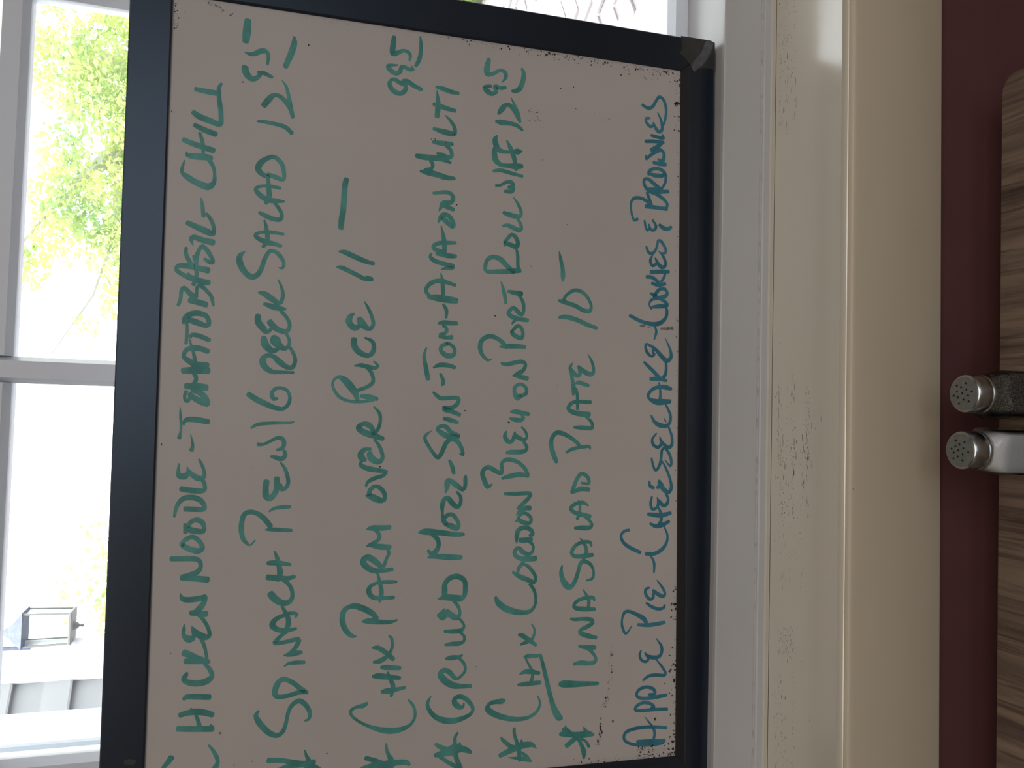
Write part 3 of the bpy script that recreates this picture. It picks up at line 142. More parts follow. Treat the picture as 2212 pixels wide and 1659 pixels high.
87|-7392 1277 6 5 81|-7396 1283 10 9 101|-7546 1301 5 2 113|-7424 1286 5 6 56|-7609 1314 3 3 151|-7610 1320 3 3 18|-7563 1281 3 3 16|-7574 1302 13 11
108|-7493 1261 3 3 72|-449 5291 3 2 1|-425 5259 3 3 22|-444 5251 3 2 61|-415 5321 3 3 142|-428 5328 6 5 164|-525 5142 3 3 118|-480 5131 7 7 174|-498
5158 3 3 15|-507 5167 3 2 152|-501 5152 5 5 94|-396 5339 3 2 75|-442 5242 3 2 167|-421 5347 3 3 158|-492 5143 5 5 115|-428 5251 4 3 34|-472 5226 3 3
107|-460 5216 8 7 114|-463 5201 4 2 139|-494 5149 4 3 0|-407 5343 5 4 64|-454 5226 3 3 107|-487 5152 3 2 125|-435 5319 3 2 103|-411 5335 4 3 178|-463
5250 3 2 1|-416 5352 6 7 3|-482 5228 3 1 39|-434 5265 5 4 52|-419 5285 7 7 132|-505 5129 3 2 149|-466 5212 3 2 77|-415 5294 3 3 32|-463 5218 3 2
133|-441 5271 3 3 180|-427 5285 7 5 77|-431 5274 4 5 116|-440 5242 5 6 115|-405 5346 7 4 42|-653 5637 4 5 177|-693 5604 3 3 113|-465 5636 7 5 32|-502
5643 3 2 20|-594 5603 8 9 138|-671 5610 7 4 140|-664 5638 3 2 155|-542 5637 8 9 139|-525 5615 6 5 72|-563 5626 6 4 136|-691 5621 9 5 140|-463 5625 3 4
53|-602 5605 3 3 149|-584 5639 3 2 21|-544 5641 3 2 155|-624 5635 5 3 62|-537 5640 3 3 128|-483 5639 5 3 33|-487 5633 8 6 110|-529 5616 8 6 21|-653
5600 3 3 10|-699 5636 9 7 20|-458 5618 3 3 151|-660 5631 3 3 67|-650 5612 4 3 15|-519 5642 5 5 109|-385 3024 4 3 155|-410 4460 5 3 10|-401 4289 3 3
122|-425 4209 3 2 117|-422 3311 3 3 41|-394 3944 2 3 120|-425 4446 2 3 66|-399 3049 2 3 149|-413 4237 3 2 130|-406 3139 4 4 59|-407 3058 7 4 58|-421
4070 6 6 38|-384 2967 2 1 54|-421 3648 4 4 52|-402 3709 3 3 104|-393 4167 4 2 163|-395 3455 4 3 113|-423 4234 5 4 74|-393 4167 2 2 125|-395 4326 2 2
89|-400 4131 4 4 152|-397 3057 6 5 139|-432 4509 2 2 133|-392 3078 3 2 144|-405 4535 4 2 110|-397 3648 6 4 72|-393 4205 6 5 67|-389 3562 3 3 100|-402
3701 2 2 125|-384 2925 2 3 96|-426 3917 3 4 10|-396 4467 5 4 79|-386 3297 2 2 131|-388 3417 6 4 159|-410 4083 3 2 42|-396 3017 2 3 14|-402 4524 2 1
139|-410 4165 4 3 152|-431 4509 3 2 172|-397 4135 3 2 52|-400 3263 3 2 41|-413 4289 2 2 179|-407 3566 2 2 164|-385 3111 5 3 92|-414 4351 3 3 35|-405
3302 3 3 171|-415 4046 2 1 150|-425 3603 2 2 26|-393 4086 2 2 159|-404 3972 2 2 37|-1120 2085 6 4 124|-1072 2191 3 3 91|-1047 2079 3 2 121|-1034 2165
2 2 111|-1091 2089 7 6 80|-1018 2168 4 3 11|-1076 2136 3 3 90|-1046 2169 5 5 138|-1121 2140 2 2 78|-956 2176 4 3 30|-1028 2081 5 3 98|-1041 2189 7 7
24|-1017 2165 4 3 58|-1172 2012 3 3 63|-1081 2233 3 3 35|-1122 2076 3 3 166|-1150 2123 3 4 91|-1057 2115 3 3 180|-1124 2062 7 4 91|-1145 2180 6 7
77|-1024 2221 4 5 137|-1115 1990 3 1 44|-1198 2024 4 4 103|-1046 2147 6 6 38|-1047 2173 3 2 29|-1132 2112 7 5 92|-1016 1378 3 2 101|-1056 1358 4 4
33|-1045 1420 3 3 131|-957 1450 3 2 75|-988 1354 3 2 43|-1008 1348 3 2 6|-1001 1467 3 2 99|-1023 1359 3 2 106|-966 1457 4 3 168|-919 1411 3 1 28|-979
1454 8 4 50|-994 1311 3 2 162|-1014 1285 9 8 107|-1041 1312 5 5 13|-1000 1300 3 3 167|-1002 1413 6 5 75|-1604 3223 2 2 94|-1488 3060 5 4 75|-1485 3125
2 3 146|-1448 2994 3 2 55|-1444 2968 3 3 163|-1484 2997 3 3 7|-1477 3053 6 4 119|-1460 3003 3 3 139|-1443 2967 2 2 49|-1451 3065 3 2 164|-1417 3022 3
2 93|-1378 2975 7 6 85|-1492 2928 2 1 30|-1432 3015 2 2 131|-1530 3055 3 3 175|-1394 2958 2 2 172|-1564 3153 2 2 95|-1502 3078 2 2 79|-1460 3087 3 2
29|-1487 2991 6 6 49|-1456 2973 2 2 63|-1505 3152 2 2 150|-1461 3166 11 6 156|-1454 3164 4 3 84|-1447 3134 4 2 85|-1450 3180 5 5 130|-1476 3183 4 3
4|-1461 3211 4 2 140|-1459 3206 4 3 176|-1453 3206 6 6 118|-1450 3174 4 3 9|-1448 3166 5 6 125|-6450 4013 3 3 103|-6061 2763 2 2 96|-5976 3673 2 2
23|-5943 3063 2 2 49|-5966 3380 3 2 156|-6204 3187 2 1 113|-6421 2864 2 2 89|-6143 3689 4 4 93|-6537 3081 2 2 78|-6401 3225 2 2 3|-5912 3795 4 3
4|-5816 3600 2 3 29|-6308 4037 3 2 144|-5765 3420 3 3 99|-6160 3416 3 2 3|-6126 3817 2 2 145|-6515 3432 3 2 0|-6735 3652 2 1 158|-6113 3011 2 1
109|-6556 3321 2 1 129|-6048 4048 2 1 150|-6054 4030 2 1 98|-5974 3651 3 2 41|-6279 4049 4 4 29|-6536 4015 2 3 89|-4502 1909 3 3 79|-4747 4831 5 5
153|-2609 2504 5 5 136|-4191 1942 3 3 28|-4193 4959 2 2 152|-4408 1721 4 3 106|-3842 2504 2 2 125|-3593 4395 2 2 150|-5752 1999 2 2 10|-5009 4619 2 1
131|-2468 1920 2 1 95|-2022 1863 3 2 17|-4216 2526 4 3 75|-6393 1504 3 2 9|-5172 3286 2 3 146|-5100 3243 2 1 86|-4450 2491 3 2 119|-5245 4051 2 1
105|-5449 3005 2 2 162|-4410 3109 2 1 170|-3286 4360 2 2 161|-5228 3834 2 2 150|-3891 1822 5 5 109|-3278 3907 3 4 103|-4244 4047 2 2 49|-4041 4767 3 4
57|-4135 2539 2 3 129|-6442 1684 4 4 107|-5565 1582 2 2 25|-4198 2033 2 2 39|-4699 3103 5 3 4|-4839 4532 3 3 129|-4193 1887 2 2 148|-4232 4170 2 2
12|-3755 3113 2 2 98|-5553 2524 3 3 86|-4262 4367 4 3 155|-2749 5250 2 1 83|-4312 3795 2 2 70|-4640 5391 2 1 173|-4197 4944 3 3 19|-5294 2237 3 3
129|-4346 2128 4 2 76|-3759 4021 2 2 117|-4016 3185 3 2 164|-3339 4013 4 3 163|-4863 3226 4 5 95|-6590 1578 3 3 46|-3988 3077 2 2 177|-4057 5289 4 2
130|-3592 1463 3 2 170|-5589 5091 3 2 148|-2298 5184 2 1 135|-4656 4201 2 2 89|-4377 3414 4 2 33|-4191 3803 2 1 33|-5105 2881 2 1 139|-4567 2839 2 1
104|-4817 2535 3 3 81|-3768 4365 2 2 44|-677 4427 13 8 10|-1121 5021 9 9 139|-1481 5630 11 6 21|-534 5550 6 6 162|-1046 2097 10 10 63|-952 1665 8 8
102|-757 1841 8 8 85|-723 1696 8 8 11|-3202 2506 14 9 9|-4287 2336 15 11 65|-4737 3634 12 8 11|-2195 1742 12 6 90|-1542 2026 8 6 43|-7400 655 22 15
177|-7035 546 9 9 179|-4541 5614 14 5 5|-7468 4896 8 8 47|-7450 4734 7 7 173|-7261 5058 9 4 95|-6421 5471 6 6 86|-6912 493 19 13 45|-7013 437 26 18
32|-7168 457 12 10 156|-7655 445 26 21 93|-6725 2621 8 8 164|-7442 4063 10 8 98|-4174 2798 8 8 91|-2667 2130 7 7 93|-6267 474 14 11 171|-6340 479 16
11 138|-12 1202 5 5 113|-2099 2931 11 9 1|-7736 1570 7 7 10|-6205 431 31 19 110|-739 474 27 16 131|-742 491 22 17 131""",
 'smudge': """-3222 861 16 47|-3234 784 6 21|-3239 597 21 63|-3232 553 24 21|-3230 514 21 32|-3318 457 16 11|-7169 5025 12 12|-7384 1139 15 15""",
 'scuffs': """3220 7465 94 3|4443 7522 9 5|4299 7505 9 5|4115 7481 9 6|3318 7325 11 3|3770 7562 11 6|3260 7459 50 3|4044 7511 9 4|3716 7459 22 5|4441 7481 11 3|3774
7453 22 3|4315 7494 9 3|3983 7490 21 3|4211 7510 9 3|3833 7352 11 4|3804 7324 22 3|4635 7601 11 3|4548 7518 21 3|4194 7471 22 3|3987 7451 14 4|4179
7401 59 3|4450 7524 9 3|4258 7344 47 3|3873 7592 9 4|3771 7343 9 6|4590 7616 11 3|3573 7554 9 3|3419 7518 72 6|3718 7491 67 4|4531 7494 35 3|4140 7514
9 3|3407 7525 22 4|4383 7585 9 3|3945 7519 22 6|4235 7469 11 3|3996 7464 89 6|3623 7341 11 3|3393 7294 9 6|4402 7314 11 3|3970 7447 22 3|4021 7604 18
3|3564 7465 11 6|3232 7573 59 3|3983 7450 22 5|3921 7445 11 3|4552 7468 11 4|3257 7327 11 3|4383 7618 11 5|4400 7553 9 3|4145 7319 14 3|4437 7554 9
3|4399 7601 9 3|4416 7468 11 5|3226 7438 71 3|3270 7356 11 4|4417 7316 11 5|3859 7540 22 4|4574 7558 11 4|4559 7589 11 3|4417 7596 11 4|3988 7320 11
5|4343 7329 11 5|4254 7525 22 3|3622 7368 9 3|3593 7579 22 3|3614 7316 11 4|4430 7356 22 5|3278 7465 9 4|3813 7579 50 3|3538 7441 51 3|3953 7503 28
5|4283 7463 26 3|3816 7351 9 4|3962 7403 2 3|3141 7345 95 3|3791 7600 1 4|3648 7608 9 3|4393 7571 22 4|3658 7452 31 3|3542 7575 22 3|3707 7448 98
4|4212 7512 9 6|3532 7592 9 5|3170 7547 11 3|4109 7390 22 6|3214 7511 9 4|4051 7580 45 3|4380 7342 9 5|3920 7510 9 3|4232 7495 9 5|4088 7525 11 3|3862
7314 9 3|4304 7384 2 3|3434 7499 22 3|4444 7369 22 4|3587 7395 9 4|4374 7451 11 3|3432 7480 11 4|4364 7337 22 4|3810 7327 22 3|3799 7567 9 3|3462 7325
22 6|3652 7560 11 5|4526 7347 9 5|3361 7496 9 3|3310 7522 9 3|3435 7594 22 4|4220 7438 22 4|3545 7359 11 3|4553 7356 9 3|3752 7395 45 3|3971 7593 9
3|4439 7599 22 5|3412 7498 22 3|4202 7459 41 3|4310 7446 9 3|3395 7309 45 4|3519 7476 18 3|3896 7362 3 3|3987 7454 22 3|3373 7569 9 5|4580 7481 70
3|4398 7604 12 7|4111 7493 11 7|4015 7333 22 3|3977 7584 93 3|4292 7351 9 5|3241 7338 11 4|3737 7388 22 6|4621 7544 11 3|3617 7391 9 3|3548 7470 11
6|4105 7533 9 3|4158 7476 9 5|3629 7367 9 6|3897 7571 9 3|4625 7506 22 3|3240 7480 9 3|3868 7599 9 3|3902 7360 9 6|3961 7447 9 3|4316 7615 9 4|3422
7306 11 3|4074 7342 9 3|4182 7605 22 6|4364 7519 11 3|4094 7441 9 3|3467 7422 11 5|3515 7484 76 3|4465 7617 9 3|4013 7570 58 3|3543 7589 77 5|3872
7553 9 3|3702 7582 15 5|3904 7583 11 5|3712 7330 11 3|4449 7442 33 3|3147 7344 9 3|3198 7580 9 3|4171 7545 79 5|3871 7463 22 4|3181 7437 11 6|3291
7566 9 3|3766 7460 9 3|3499 7457 75 3|3290 7333 96 3|3677 7318 85 6|3649 7317 87 3|3875 7513 9 3|3918 7346 22 3|3511 7504 9 4|3287 7555 74 3|4043 7340
9 4|4080 7509 21 3|3844 7436 22 6|3709 7447 22 3|4496 7331 9 3|4347 7505 9 6|4220 7448 11 4|3461 7328 22 3|3591 7391 90 3|4389 7493 9 3|3289 7588 60
3|3843 7443 9 3|4489 7357 22 7|3498 7567 9 4|3995 7485 11 4|4220 7523 9 4|4166 7471 84 3|3450 7302 99 3|4021 7457 11 5|3139 7453 36 3|3328 7325 53
4|3960 7570 22 7|3924 7394 27 4|183 7029 9 7|-259 7103 11 3|-217 7508 9 5|128 7048 11 5|-208 7319 9 3|304 7288 22 6|285 7527 11 3|355 7492 9 6|369
7538 22 3|173 7107 6 5|-14 7065 22 4|-33 7046 11 3|414 7079 22 4|258 7052 22 5|-76 7309 11 3|3 7268 22 4|-284 7088 11 4|35 7109 22 6|-175 7292 11 5|76
7094 15 3|21 7609 11 3|394 7294 22 3|17 7306 9 6|-311 7565 9 3|11 7074 11 7|35 7474 11 3|-232 7041 11 7|120 7036 11 4|-131 7311 22 3|-96 7340 22 3|280
7534 64 6|210 7396 11 4|-299 7539 22 3|427 7274 92 6|-101 7466 66 3|-332 7524 11 4|-422 7544 22 3|71 7316 71 5|-301 7034 42 4|-165 7504 75 3|-212 7318
9 3|308 7276 87 3|303 7048 11 3|254 7332 11 6|362 7046 22 3|41 7403 22 3|-108 7492 11 3|-109 6995 9 4|122 7534 77 4|-12 7488 11 4|-68 7532 55 4|-135
7386 22 3|-144 7235 55 6|90 7022 9 5|427 7511 9 6|-101 7540 5 5|-147 7080 11 4|-98 7139 86 7|-90 7447 54 3|304 7318 11 3|207 7476 9 3|-252 7252 11
7|208 7103 22 6|-49 7040 9 7|-157 7268 100 3|-233 7109 33 7|226 7050 11 3|372 7044 9 5|-256 7492 22 4|-148 7274 108 4|121 7035 62 3|155 7075 9 5|65
7276 11 3|-232 7316 11 6|-376 7315 22 4|8 7081 11 3|449 7551 63 3|39 7045 22 3|139 7343 11 4|346 7045 22 5|-135 7555 22 6|442 7277 9 3|-45 7513 16
3|-327 7487 9 6|1 7249 22 6|-46 7560 9 5|391 7079 69 3|-29 7553 31 7|-212 7538 94 3|-305 7095 11 4|38 7268 4 5|-320 7071 65 5|420 7540 22 3|427 7082
22 4|-307 7264 11 3|312 7417 22 3|151 7050 9 3|-237 7071 11 5|-124 7559 9 6|-331 7008 9 3|-275 6984 11 3|-301 7242 11 3|-371 7170 22 3|16 7527 22
4|-379 7540 9 5|199 7043 11 3|-73 7450 11 5|382 7548 22 4|83 7051 9 3|249 7085 22 3|19 7318 9 6|259 7109 48 6|263 7082 11 3|367 7243 9 4|187 7500 8
3|49 7348 22 4|247 7028 9 4|-297 7060 9 3|-5 7070 9 3|-19 7272 9 6|86 7083 22 3|117 7316 22 3|-325 7393 11 5|-239 7489 22 6|271 7285 11 5|180 7542 92
5|362 7523 9 3|-362 6989 109 4|-297 7100 22 4|353 7327 69 4|-374 7302 9 4|-164 7459 90 4|345 7081 11 3|-145 7056 11 5|-117 7061 41 3|-319 7021 22 3|59
7534 22 3|345 7310 85 3|248 7498 11 3|-31 7304 22 4|-399 7489 22 6|-315 7028 11 3|-402 7513 9 6|33 7056 11 5|381 7383 22 3|262 7067 9 3|95 7396 22
4|-156 7526 22 3|-161 7089 22 5|342 7027 9 3|344 7539 106 3|-255 7028 9 6|192 7580 39 3|333 7318 97 3|-295 7048 43 3|-39 7097 22 3|217 7293 18 3|-119
7071 22 6|-74 7077 11 5|-380 7265 22 6|-342 7501 110 5|401 7063 11 4|-190 7157 9 5|-211 7323 36 5|325 7454 9 3|74 7490 11 4|341 7105 26 3|-70 7081 82
3|-386 7062 22 5|-103 7074 61 4|67 7053 22 4|252 7513 22 3|-257 7330 9 6|264 7174 9 3|175 7052 22 5|344 7276 9 5|-17 7280 11 4|300 7031 22 3|90 7566
22 3|-388 7309 11 3|404 7398 22 3|-386 7522 22 3|91 7330 21 4|-391 7051 54 3|-169 7315 15 3|-340 7514 16 4|350 7091 41 4|-102 7090 22 3|-18 7055 11
6|-310 7056 22 3|-207 7505 9 3|-344 7518 9 3|274 7109 22 4|-69 7073 22 3|213 7072 21 3|-237 7308 22 3|-147 7081 9 4|-298 7054 22 4|72 7282 22 3|197
7165 9 4|311 7238 11 3|-332 7327 11 5|403 7519 9 3|-2 7531 22 3|-28 7490 22 3|-165 7063 9 3|159 7046 22 6|-295 7519 24 3|-287 7032 25 3|268 7065 22
3|217 7386 22 3|-20 7057 9 4|36 7302 9 3|340 7336 9 5|-242 7082 11 3|361 7055 9 3|172 7225 11 4|238 7498 22 7|-313 7174 11 3|-262 7057 22 3|-71 7066 9
3|-253 7530 9 3|-309 7062 17 3|18 7392 9 3|19 7050 25 3|-301 7084 22 5|-884 7047 7 6|-832 7277 9 6|-808 7521 9 3|-204 7125 79 7|-555 7398 16 3|-367
7071 22 3|-527 7446 74 6|-471 7069 83 3|-727 7069 79 4|-797 7274 9 3|-520 7065 22 4|-585 7483 22 3|-510 7463 9 3|-700 7045 11 3|-296 7386 11 3|-301
7294 9 3|-476 7434 22 3|-374 7079 11 3|-600 7531 9 3|-254 7135 22 5|-507 7050 9 3|-923 7267 22 7|-381 7479 9 3|-935 7416 22 3|-408 7056 9 3|-789 7473
22 5|-890 7419 22 7|-298 7530 63 3|-652 7452 22 4|-841 7452 22 6|-744 7347 22 4|-358 7465 11 3|-355 7458 22 4|-547 7151 33 3|-310 7143 9 3|-235 7166
52 3|-401 7398 79 3|-898 7451 11 7|-806 7422 9 3|-704 7125 56 5|-202 7402 37 3|-215 7045 22 3|-880 7050 11 4|-202 7472 22 3|-241 7348 9 4|-807 7445 11
4|-525 7394 9 3|-358 7291 22 3|-528 7584 76 3|-293 7492 22 3|-517 7435 93 5|-224 7066 9 6|-472 7140 57 3|-612 7122 27 6|-410 7409 22 5|-387 7289 9
5|-518 7302 92 5|-484 7074 22 3|-420 7047 9 5|-944 7497 17 4|-210 7474 22 3|-267 7477 9 6|-256 7450 9 3|-367 7427 11 3|-690 7442 22 5|-907 7117 9
4|-797 7269 22 3|-197 7134 13 3|-889 7275 22 4|-717 7304 75 6|-381 7289 96 3|-787 7064 22 3|-775 7460 23 3|-637 7485 71 3|-692 7040 11 6|-631 7438 22
3|-773 7028 22 4|-861 7120 11 3|-431 7285 22 3|-197 7057 22 7|-319 7451 22 3|-296 7278 9 3|-559 7115 45 5|-575 7487 11 3|-694 7059 9 3|-902 7296 11
3|-450 7506 4 3|-463 7268 75 4|-710 7508 22 3|-533 7547 22 5|-551 7281 9 3|-203 7294 9 4|-378 7190 103 3|-745 7049 9 5|-758 7058 106 4|-681 7287 11
5|-391 7058 9 4|-817 7376 21 4|-724 7061 11 3|-529 7062 42 5|-854 7051 22 3|-188 7359 11 3|-802 7454 23 3|-642 7063 11 3|-620 7121 75 3|-483 7451 11
4|-899 7049 11 3|-568 7283 9 3|-660 7122 22 6|-274 7483 11 3|-596 7511 11 3|-427 7370 11 3|-622 7273 11 4|-581 7289 11 3|-452 7275 104 7|-802 7136 9
3|-885 7033 22 4|-571 7400 11 3|-413 7421 82 6|-869 7283 86 5|-779 7086 9 4|-207 7277 22 3|-381 7426 22 3|-278 7344 11 4|-245 7043 71 3|-562 7306 9
6|-630 7271 36 3|-435 7041 11 3|-294 7324 11 6|-179 7296 9 4|-781 7295 22 4|-746 7275 11 6|-628 7061 11 7|-762 7441 11 3|-826 7288 22 6|-197 7047 11
5|-425 7506 9 3|-766 7508 11 3|-486 7282 9 4|-532 7519 11 3|-931 7472 9 3|-308 7056 22 4|-255 7280 11 5|-191 7499 33 5|-309 7052 22 3|-402 7059 11
3|-309 7279 22 3|-575 7336 73 3|-308 7058 107 3|-1562 7125 11 3|-764 7130 15 3|-1104 7133 9 3|-776 7586 9 4|-1020 7429 40 6|-769 7202 9 3|-1292 7561
11 3|-782 7414 11 4|-867 7455 17 3|-887 7457 22 3|-1555 7433 22 3|-868 7265 11 4|-1540 7427 22 3|-860 7468 22 3|-896 7350 46 3|-1451 7341 11 3|-1614
7577 11 3|-1226 7412 11 6|-1439 7412 11 3|-1492 7197 17 3|-1263 7404 9 3|-891 7415 22 5|-785 7480 22 5|-1230 7396 22 3|-1033 7336 11 6|-1443 7412 4
4|-1427 7415 9 3|-1436 7423 9 3|-1410 7114 11 4|-813 7507 22 3|-1320 7381 22 3|-1671 7437 62 3|-1464 7328 11 4|-1516 7421 26 4|-1127 7135 9 3|-1486
7133 79 4|-1606 7150 22 3|-1087 7142 19 3|-1269 7425 9 6|-835 7157 22 3|-1130 7431 57 3|-1472 7126 11 3|-1111 7168 9 3|-1599 7436 4 3|-1159 7494 11
5|-1236 7423 22 5|-1573 7460 78 3|-917 7202 22 3|-1121 7135 9 5|-1457 7527 9 3|-907 7476 22 3|-976 7449 11 5|-1205 7397 11 3|-1161 7585 9 5|-1157 7505
11 5|-1578 7389 22 3|-1287 7334 9 5|-1237 7424 9 4|-1204 7584 31 7|-986 7582 22 3|-1368 7452 11 5|-1244 7439 11 3|-1168 7581 11 6|-891 7423 22 3|-943
7564 11 3|-1394 7139 22 3|-849 7575 11 3|-1335 7213 11 3|-1319 7479 13 7|-1342 7328 22 4|-1170 7179 54 4|-1057 7158 2 7|-1269 7226 22 3|-812 7515 11
3|-1320 7313 9 4|-924 7490 11 3|-1472 7203 11 6|-843 7390 9 3|-1577 7320 81 3|-1201 7418 22 3|-784 7156 28 3|-1125 7578 11 6|-1240 7146 11 5|-900 7451
22 5|-1064 7163 22 4|-901 7499 11 5|-1482 7551 22 6|-781 7422 22 5|-1246 7351 12 3|-1410 7104 15 6|-2145 7268 11 3|-2164 7513 9 3|-2265 7542 9 5|-2317
7413 11 5|-2278 7265 22 3|-2264 7273 12 3|-2117 7294 22 4|-2342 7413 9 6|-2073 7412 22 3|-2249 7262 9 5|-2358 7277 6 6|-2306 7355 22 4|-2276 7211 11
4|-2220 7208 9 3|-2142 7355 11 3|-2218 7389 11 3|-2116 7476 9 3|-2267 7392 9 3|-2173 7555 9 4|-2177 7537 22 3|-2230 7296 9 5|-2085 7347 22 6|-2345
7422 11 3|-2187 7274 22 3|-2216 7292 22 5|-2334 7344 9 4|-2284 7375 11 7|-2202 7435 22 6|-2253 7299 22 5|-2352 7275 11 3|-2239 7336 22 3|-2333 7400 22
3|-2174 7338 22 3|-2288 7279 11 3|-2197 7280 22 3|-2330 7414 9 5|-2221 7422 11 7|-2155 7417 22 3|-2316 7304 9 6|-2342 7292 22 5|-2103 7415 9 5|-2148
7380 22 6|-2055 7338 9 5|-2269 7264 22 6|-2080 7312 11 3|-2204 7347 11 6|-2138 7317 11 4|-2399 7344 38 5|-2342 7454 9 3|-2315 7469 64 6|-2385 7430 22
4|-2088 7398 11 4|-2381 7300 9 3|-2047 7294 49 3|-2078 7388 30 4|-2079 7270 22 6|-2272 7431 22 3|-2306 7330 11 5|-2363 7337 9 3|-2245 7471 25 3|-2114
7338 22 4|-2420 7403 11 4|-2230 7484 22 5|-2332 7270 9 3|-2342 7488 30 6|-2361 7317 9 5|-2063 7270 17 3|-2306 7382 22 3|-2126 7563 11 6|-2364 7490 11
6|-2145 7447 22 6|-2071 7226 11 3|-2159 7407 22 4|-2346 7352 11 3|-2185 7342 24 3|-2134 7564 9 3|-2151 7396 9 3|-2307 7325 33 3|-2333 7397 9 6|-2174
7291 27 5|-2268 7351 42 5|-2269 7402 61 4|-2201 7454 42 3|-2130 7413 11 4|-2110 7366 9 3|-2128 7500 65 3|-2126 7500 9 4|-2195 7361 11 3|-2351 7429 11
4|-2132 7299 11 3|-2307 7530 9 6|-2197 7471 9 3|-2201 7265 9 6|-2243 7239 17 3|-2137 7347 11 4|-2252 7365 22 3|-2179 7379 11 6|-2243 7242 11 3|-2151
7474 11 3|-2391 7346 22 3|-2143 7312 11 5|-2200 7277 22 3|-2194 7367 30 3|-2349 7337 22 3|-2256 7344 9 5|-3226 7407 11 6|-2842 7225 12 4|-2914 7383 9
4|-2970 7428 11 3|-2863 7451 22 3|-3325 7536 2 3|-2827 7543 30 3|-3209 7517 9 3|-3137 7429 11 3|-3538 7527 41 3|-3252 7353 23 5|-3562 7546 9 5|-3036
7387 11 7|-2766 7375 22 3|-3440 7349 11 6|-3155 7443 11 3|-2549 7269 22 5|-2524 7237 22 3|-3178 7375 30 3|-3359 7427 22 3|-2664 7422 3 5|-2591 7232 11
3|-3395 7257 22 3|-2746 7478 9 3|-2633 7439 22 3|-2644 7449 40 6|-2489 7252 38 3|-3287 7473 37 5|-3408 7526 11 3|-2833 7484 9 5|-3101 7246 22 5|-2853
7365 11 4|-2970 7438 33 3|-3231 7524 22 4|-2622 7428 11 5|-3049 7251 54 3|-3326 7364 32 3|-3194 7427 13 5|-2972 7355 50 5|-2992 7358 22 3|-3400 7351 9
3|-3494 7505 22 5|-3407 7244 11 3|-2784 7547 3 5|-3477 7393 9 3|-3333 7503 11 4|-2988 7522 9 4|-3070 7498 22 3|-2889 7534 9 5|-2875 7255 5 4|-3388
7533 11 4|-3061 7409 9 5|-2824 7575 9 3|-3186 7363 22 6|-3242 7527 9 6|-3227 7210 22 6|-3387 7396 22 3|-3158 7422 31 3|-2874 7474 9 3|-3116 7490 22
4|-2581 7449 9 6|-2724 7415 11 3|-2602 7476 22 3|-2643 7428 9 4|-2793 7438 9 3|-3370 7500 9 3|-3359 7540 32 3|-3309 7356 11 3|-2778 7528 11 4|-2780
7532 9 3|-2801 7246 22 6|-3092 7554 9 6|-3241 7440 11 4|-3026 7576 9 6|-3009 7404 11 3|-2638 7241 22 6|-3207 7527 31 3|-2485 7267 11 3|-2669 7400 4
4|-3509 7532 9 3|-3029 7429 23 3|-3222 7226 11 4|-3000 7373 9 3|-3097 7250 11 3|-3543 7517 11 3|-2891 7471 11 3|-3044 7556 22 5|-2708 7481 22 3|-2993
7384 54 3|-3239 7519 9 3|-3394 7325 22 4|-2618 7539 9 6|-2728 7268 11 5|-2649 7554 10 4|-3383 7246 9 3|-3416 7232 22 4|-3260 7363 9 3|-2940 7228 11
3|-2968 7477 11 6|-2568 7490 22 3|-2789 7431 48 7|-2983 7246 22 3|-3154 7426 22 6|-3035 7482 11 4|-2769 7224 10 4|-3054 7291 11 4|-3398 7513 22
3|-3407 7534 11 3|-3194 7444 11 3|-2646 7521 9 6|-2782 7373 31 6|-2581 7490 9 5|-2818 7589 22 3|-2626 7427 10 6|-2637 7243 48 3|-3218 7546 11 3|-2738
7428 11 7|-2800 7374 9 3|-2545 7249 9 5|-2785 7368 21 4|-214 7261 38 10|-289 7237 132 5|4639 7614 22 9|4296 7624 22 10|3777 7372 26 8|3236 7284 22
6|900 7532 26 8|362 7586 55 11|327 7594 33 8|-575 7136 28 7|-596 7113 33 6|-598 7361 55 5|-586 7400 44 11|-3029 7416 22 8|-2993 7503 22 8|-2874 6982
22 7|-3528 7524 20 8|-2339 7113 16 6|-2842 7522 16 6|501 7320 176 4|-540 7107 66 4|24 7001 99 4|94 6854 77 4|-3 6936 18 6""",
 'apron': """3112 -5698 15|133 -6153 8|96 -6153 6|81 -6705 14|-2104 -5748 20|-567 -5537 9|-2408 -6043 10|-3029 -5855 8""",
 'pep': """74 72 93 -27 58 24 20 70 36 -36 17 -94 -17 107 2 10 -19 -53 -35 59 -55 -3 -73 -61 -91 47""",
 'salt': """88 40 75 -57 53 0 33 45 20 -43 12 88 -1 14 -23 63 -14 -97 -37 -36 -57 19 -78 67 -91 -34""",
 'tape': """2 461 4 143 4 96 -16 41 -330 41 -312 116 -323 194 -381 302 -303 350 -247 404 -200 470 -119 448""",
 'fold': """4 143 -11 57 -131 95 -192 125 -295 194 -381 302 -307 334 -261 304 -148 212 -50 174""",
 'tapeb': """-7321 5816 -7313 5781 -7322 5744 -7331 5718 -7361 5728 -7371 5764 -7356 5819""",
 'outer': """-3 39 -8192 -2 -8134 6018 9 6018""",
 'inner': """-373 441 -7808 410 -7757 5654 -379 5657""",
}
import bpy, math, random
from mathutils import Matrix, Vector
# ------------------------------------------------------------------ camera, world, lights, exposure
SC = bpy.context.scene
COL = SC.collection
ZC = 1.459                                    # height of the camera above the room floor
cam_data = bpy.data.cameras.new('camera'); cam = bpy.data.objects.new('camera', cam_data)
COL.objects.link(cam); SC.camera = cam
cam_data.sensor_fit = 'HORIZONTAL'; cam_data.sensor_width = 36.0
cam_data.lens = 1790.0 / 2212.0 * 36.0
cam_data.clip_start = 0.02; cam_data.clip_end = 200
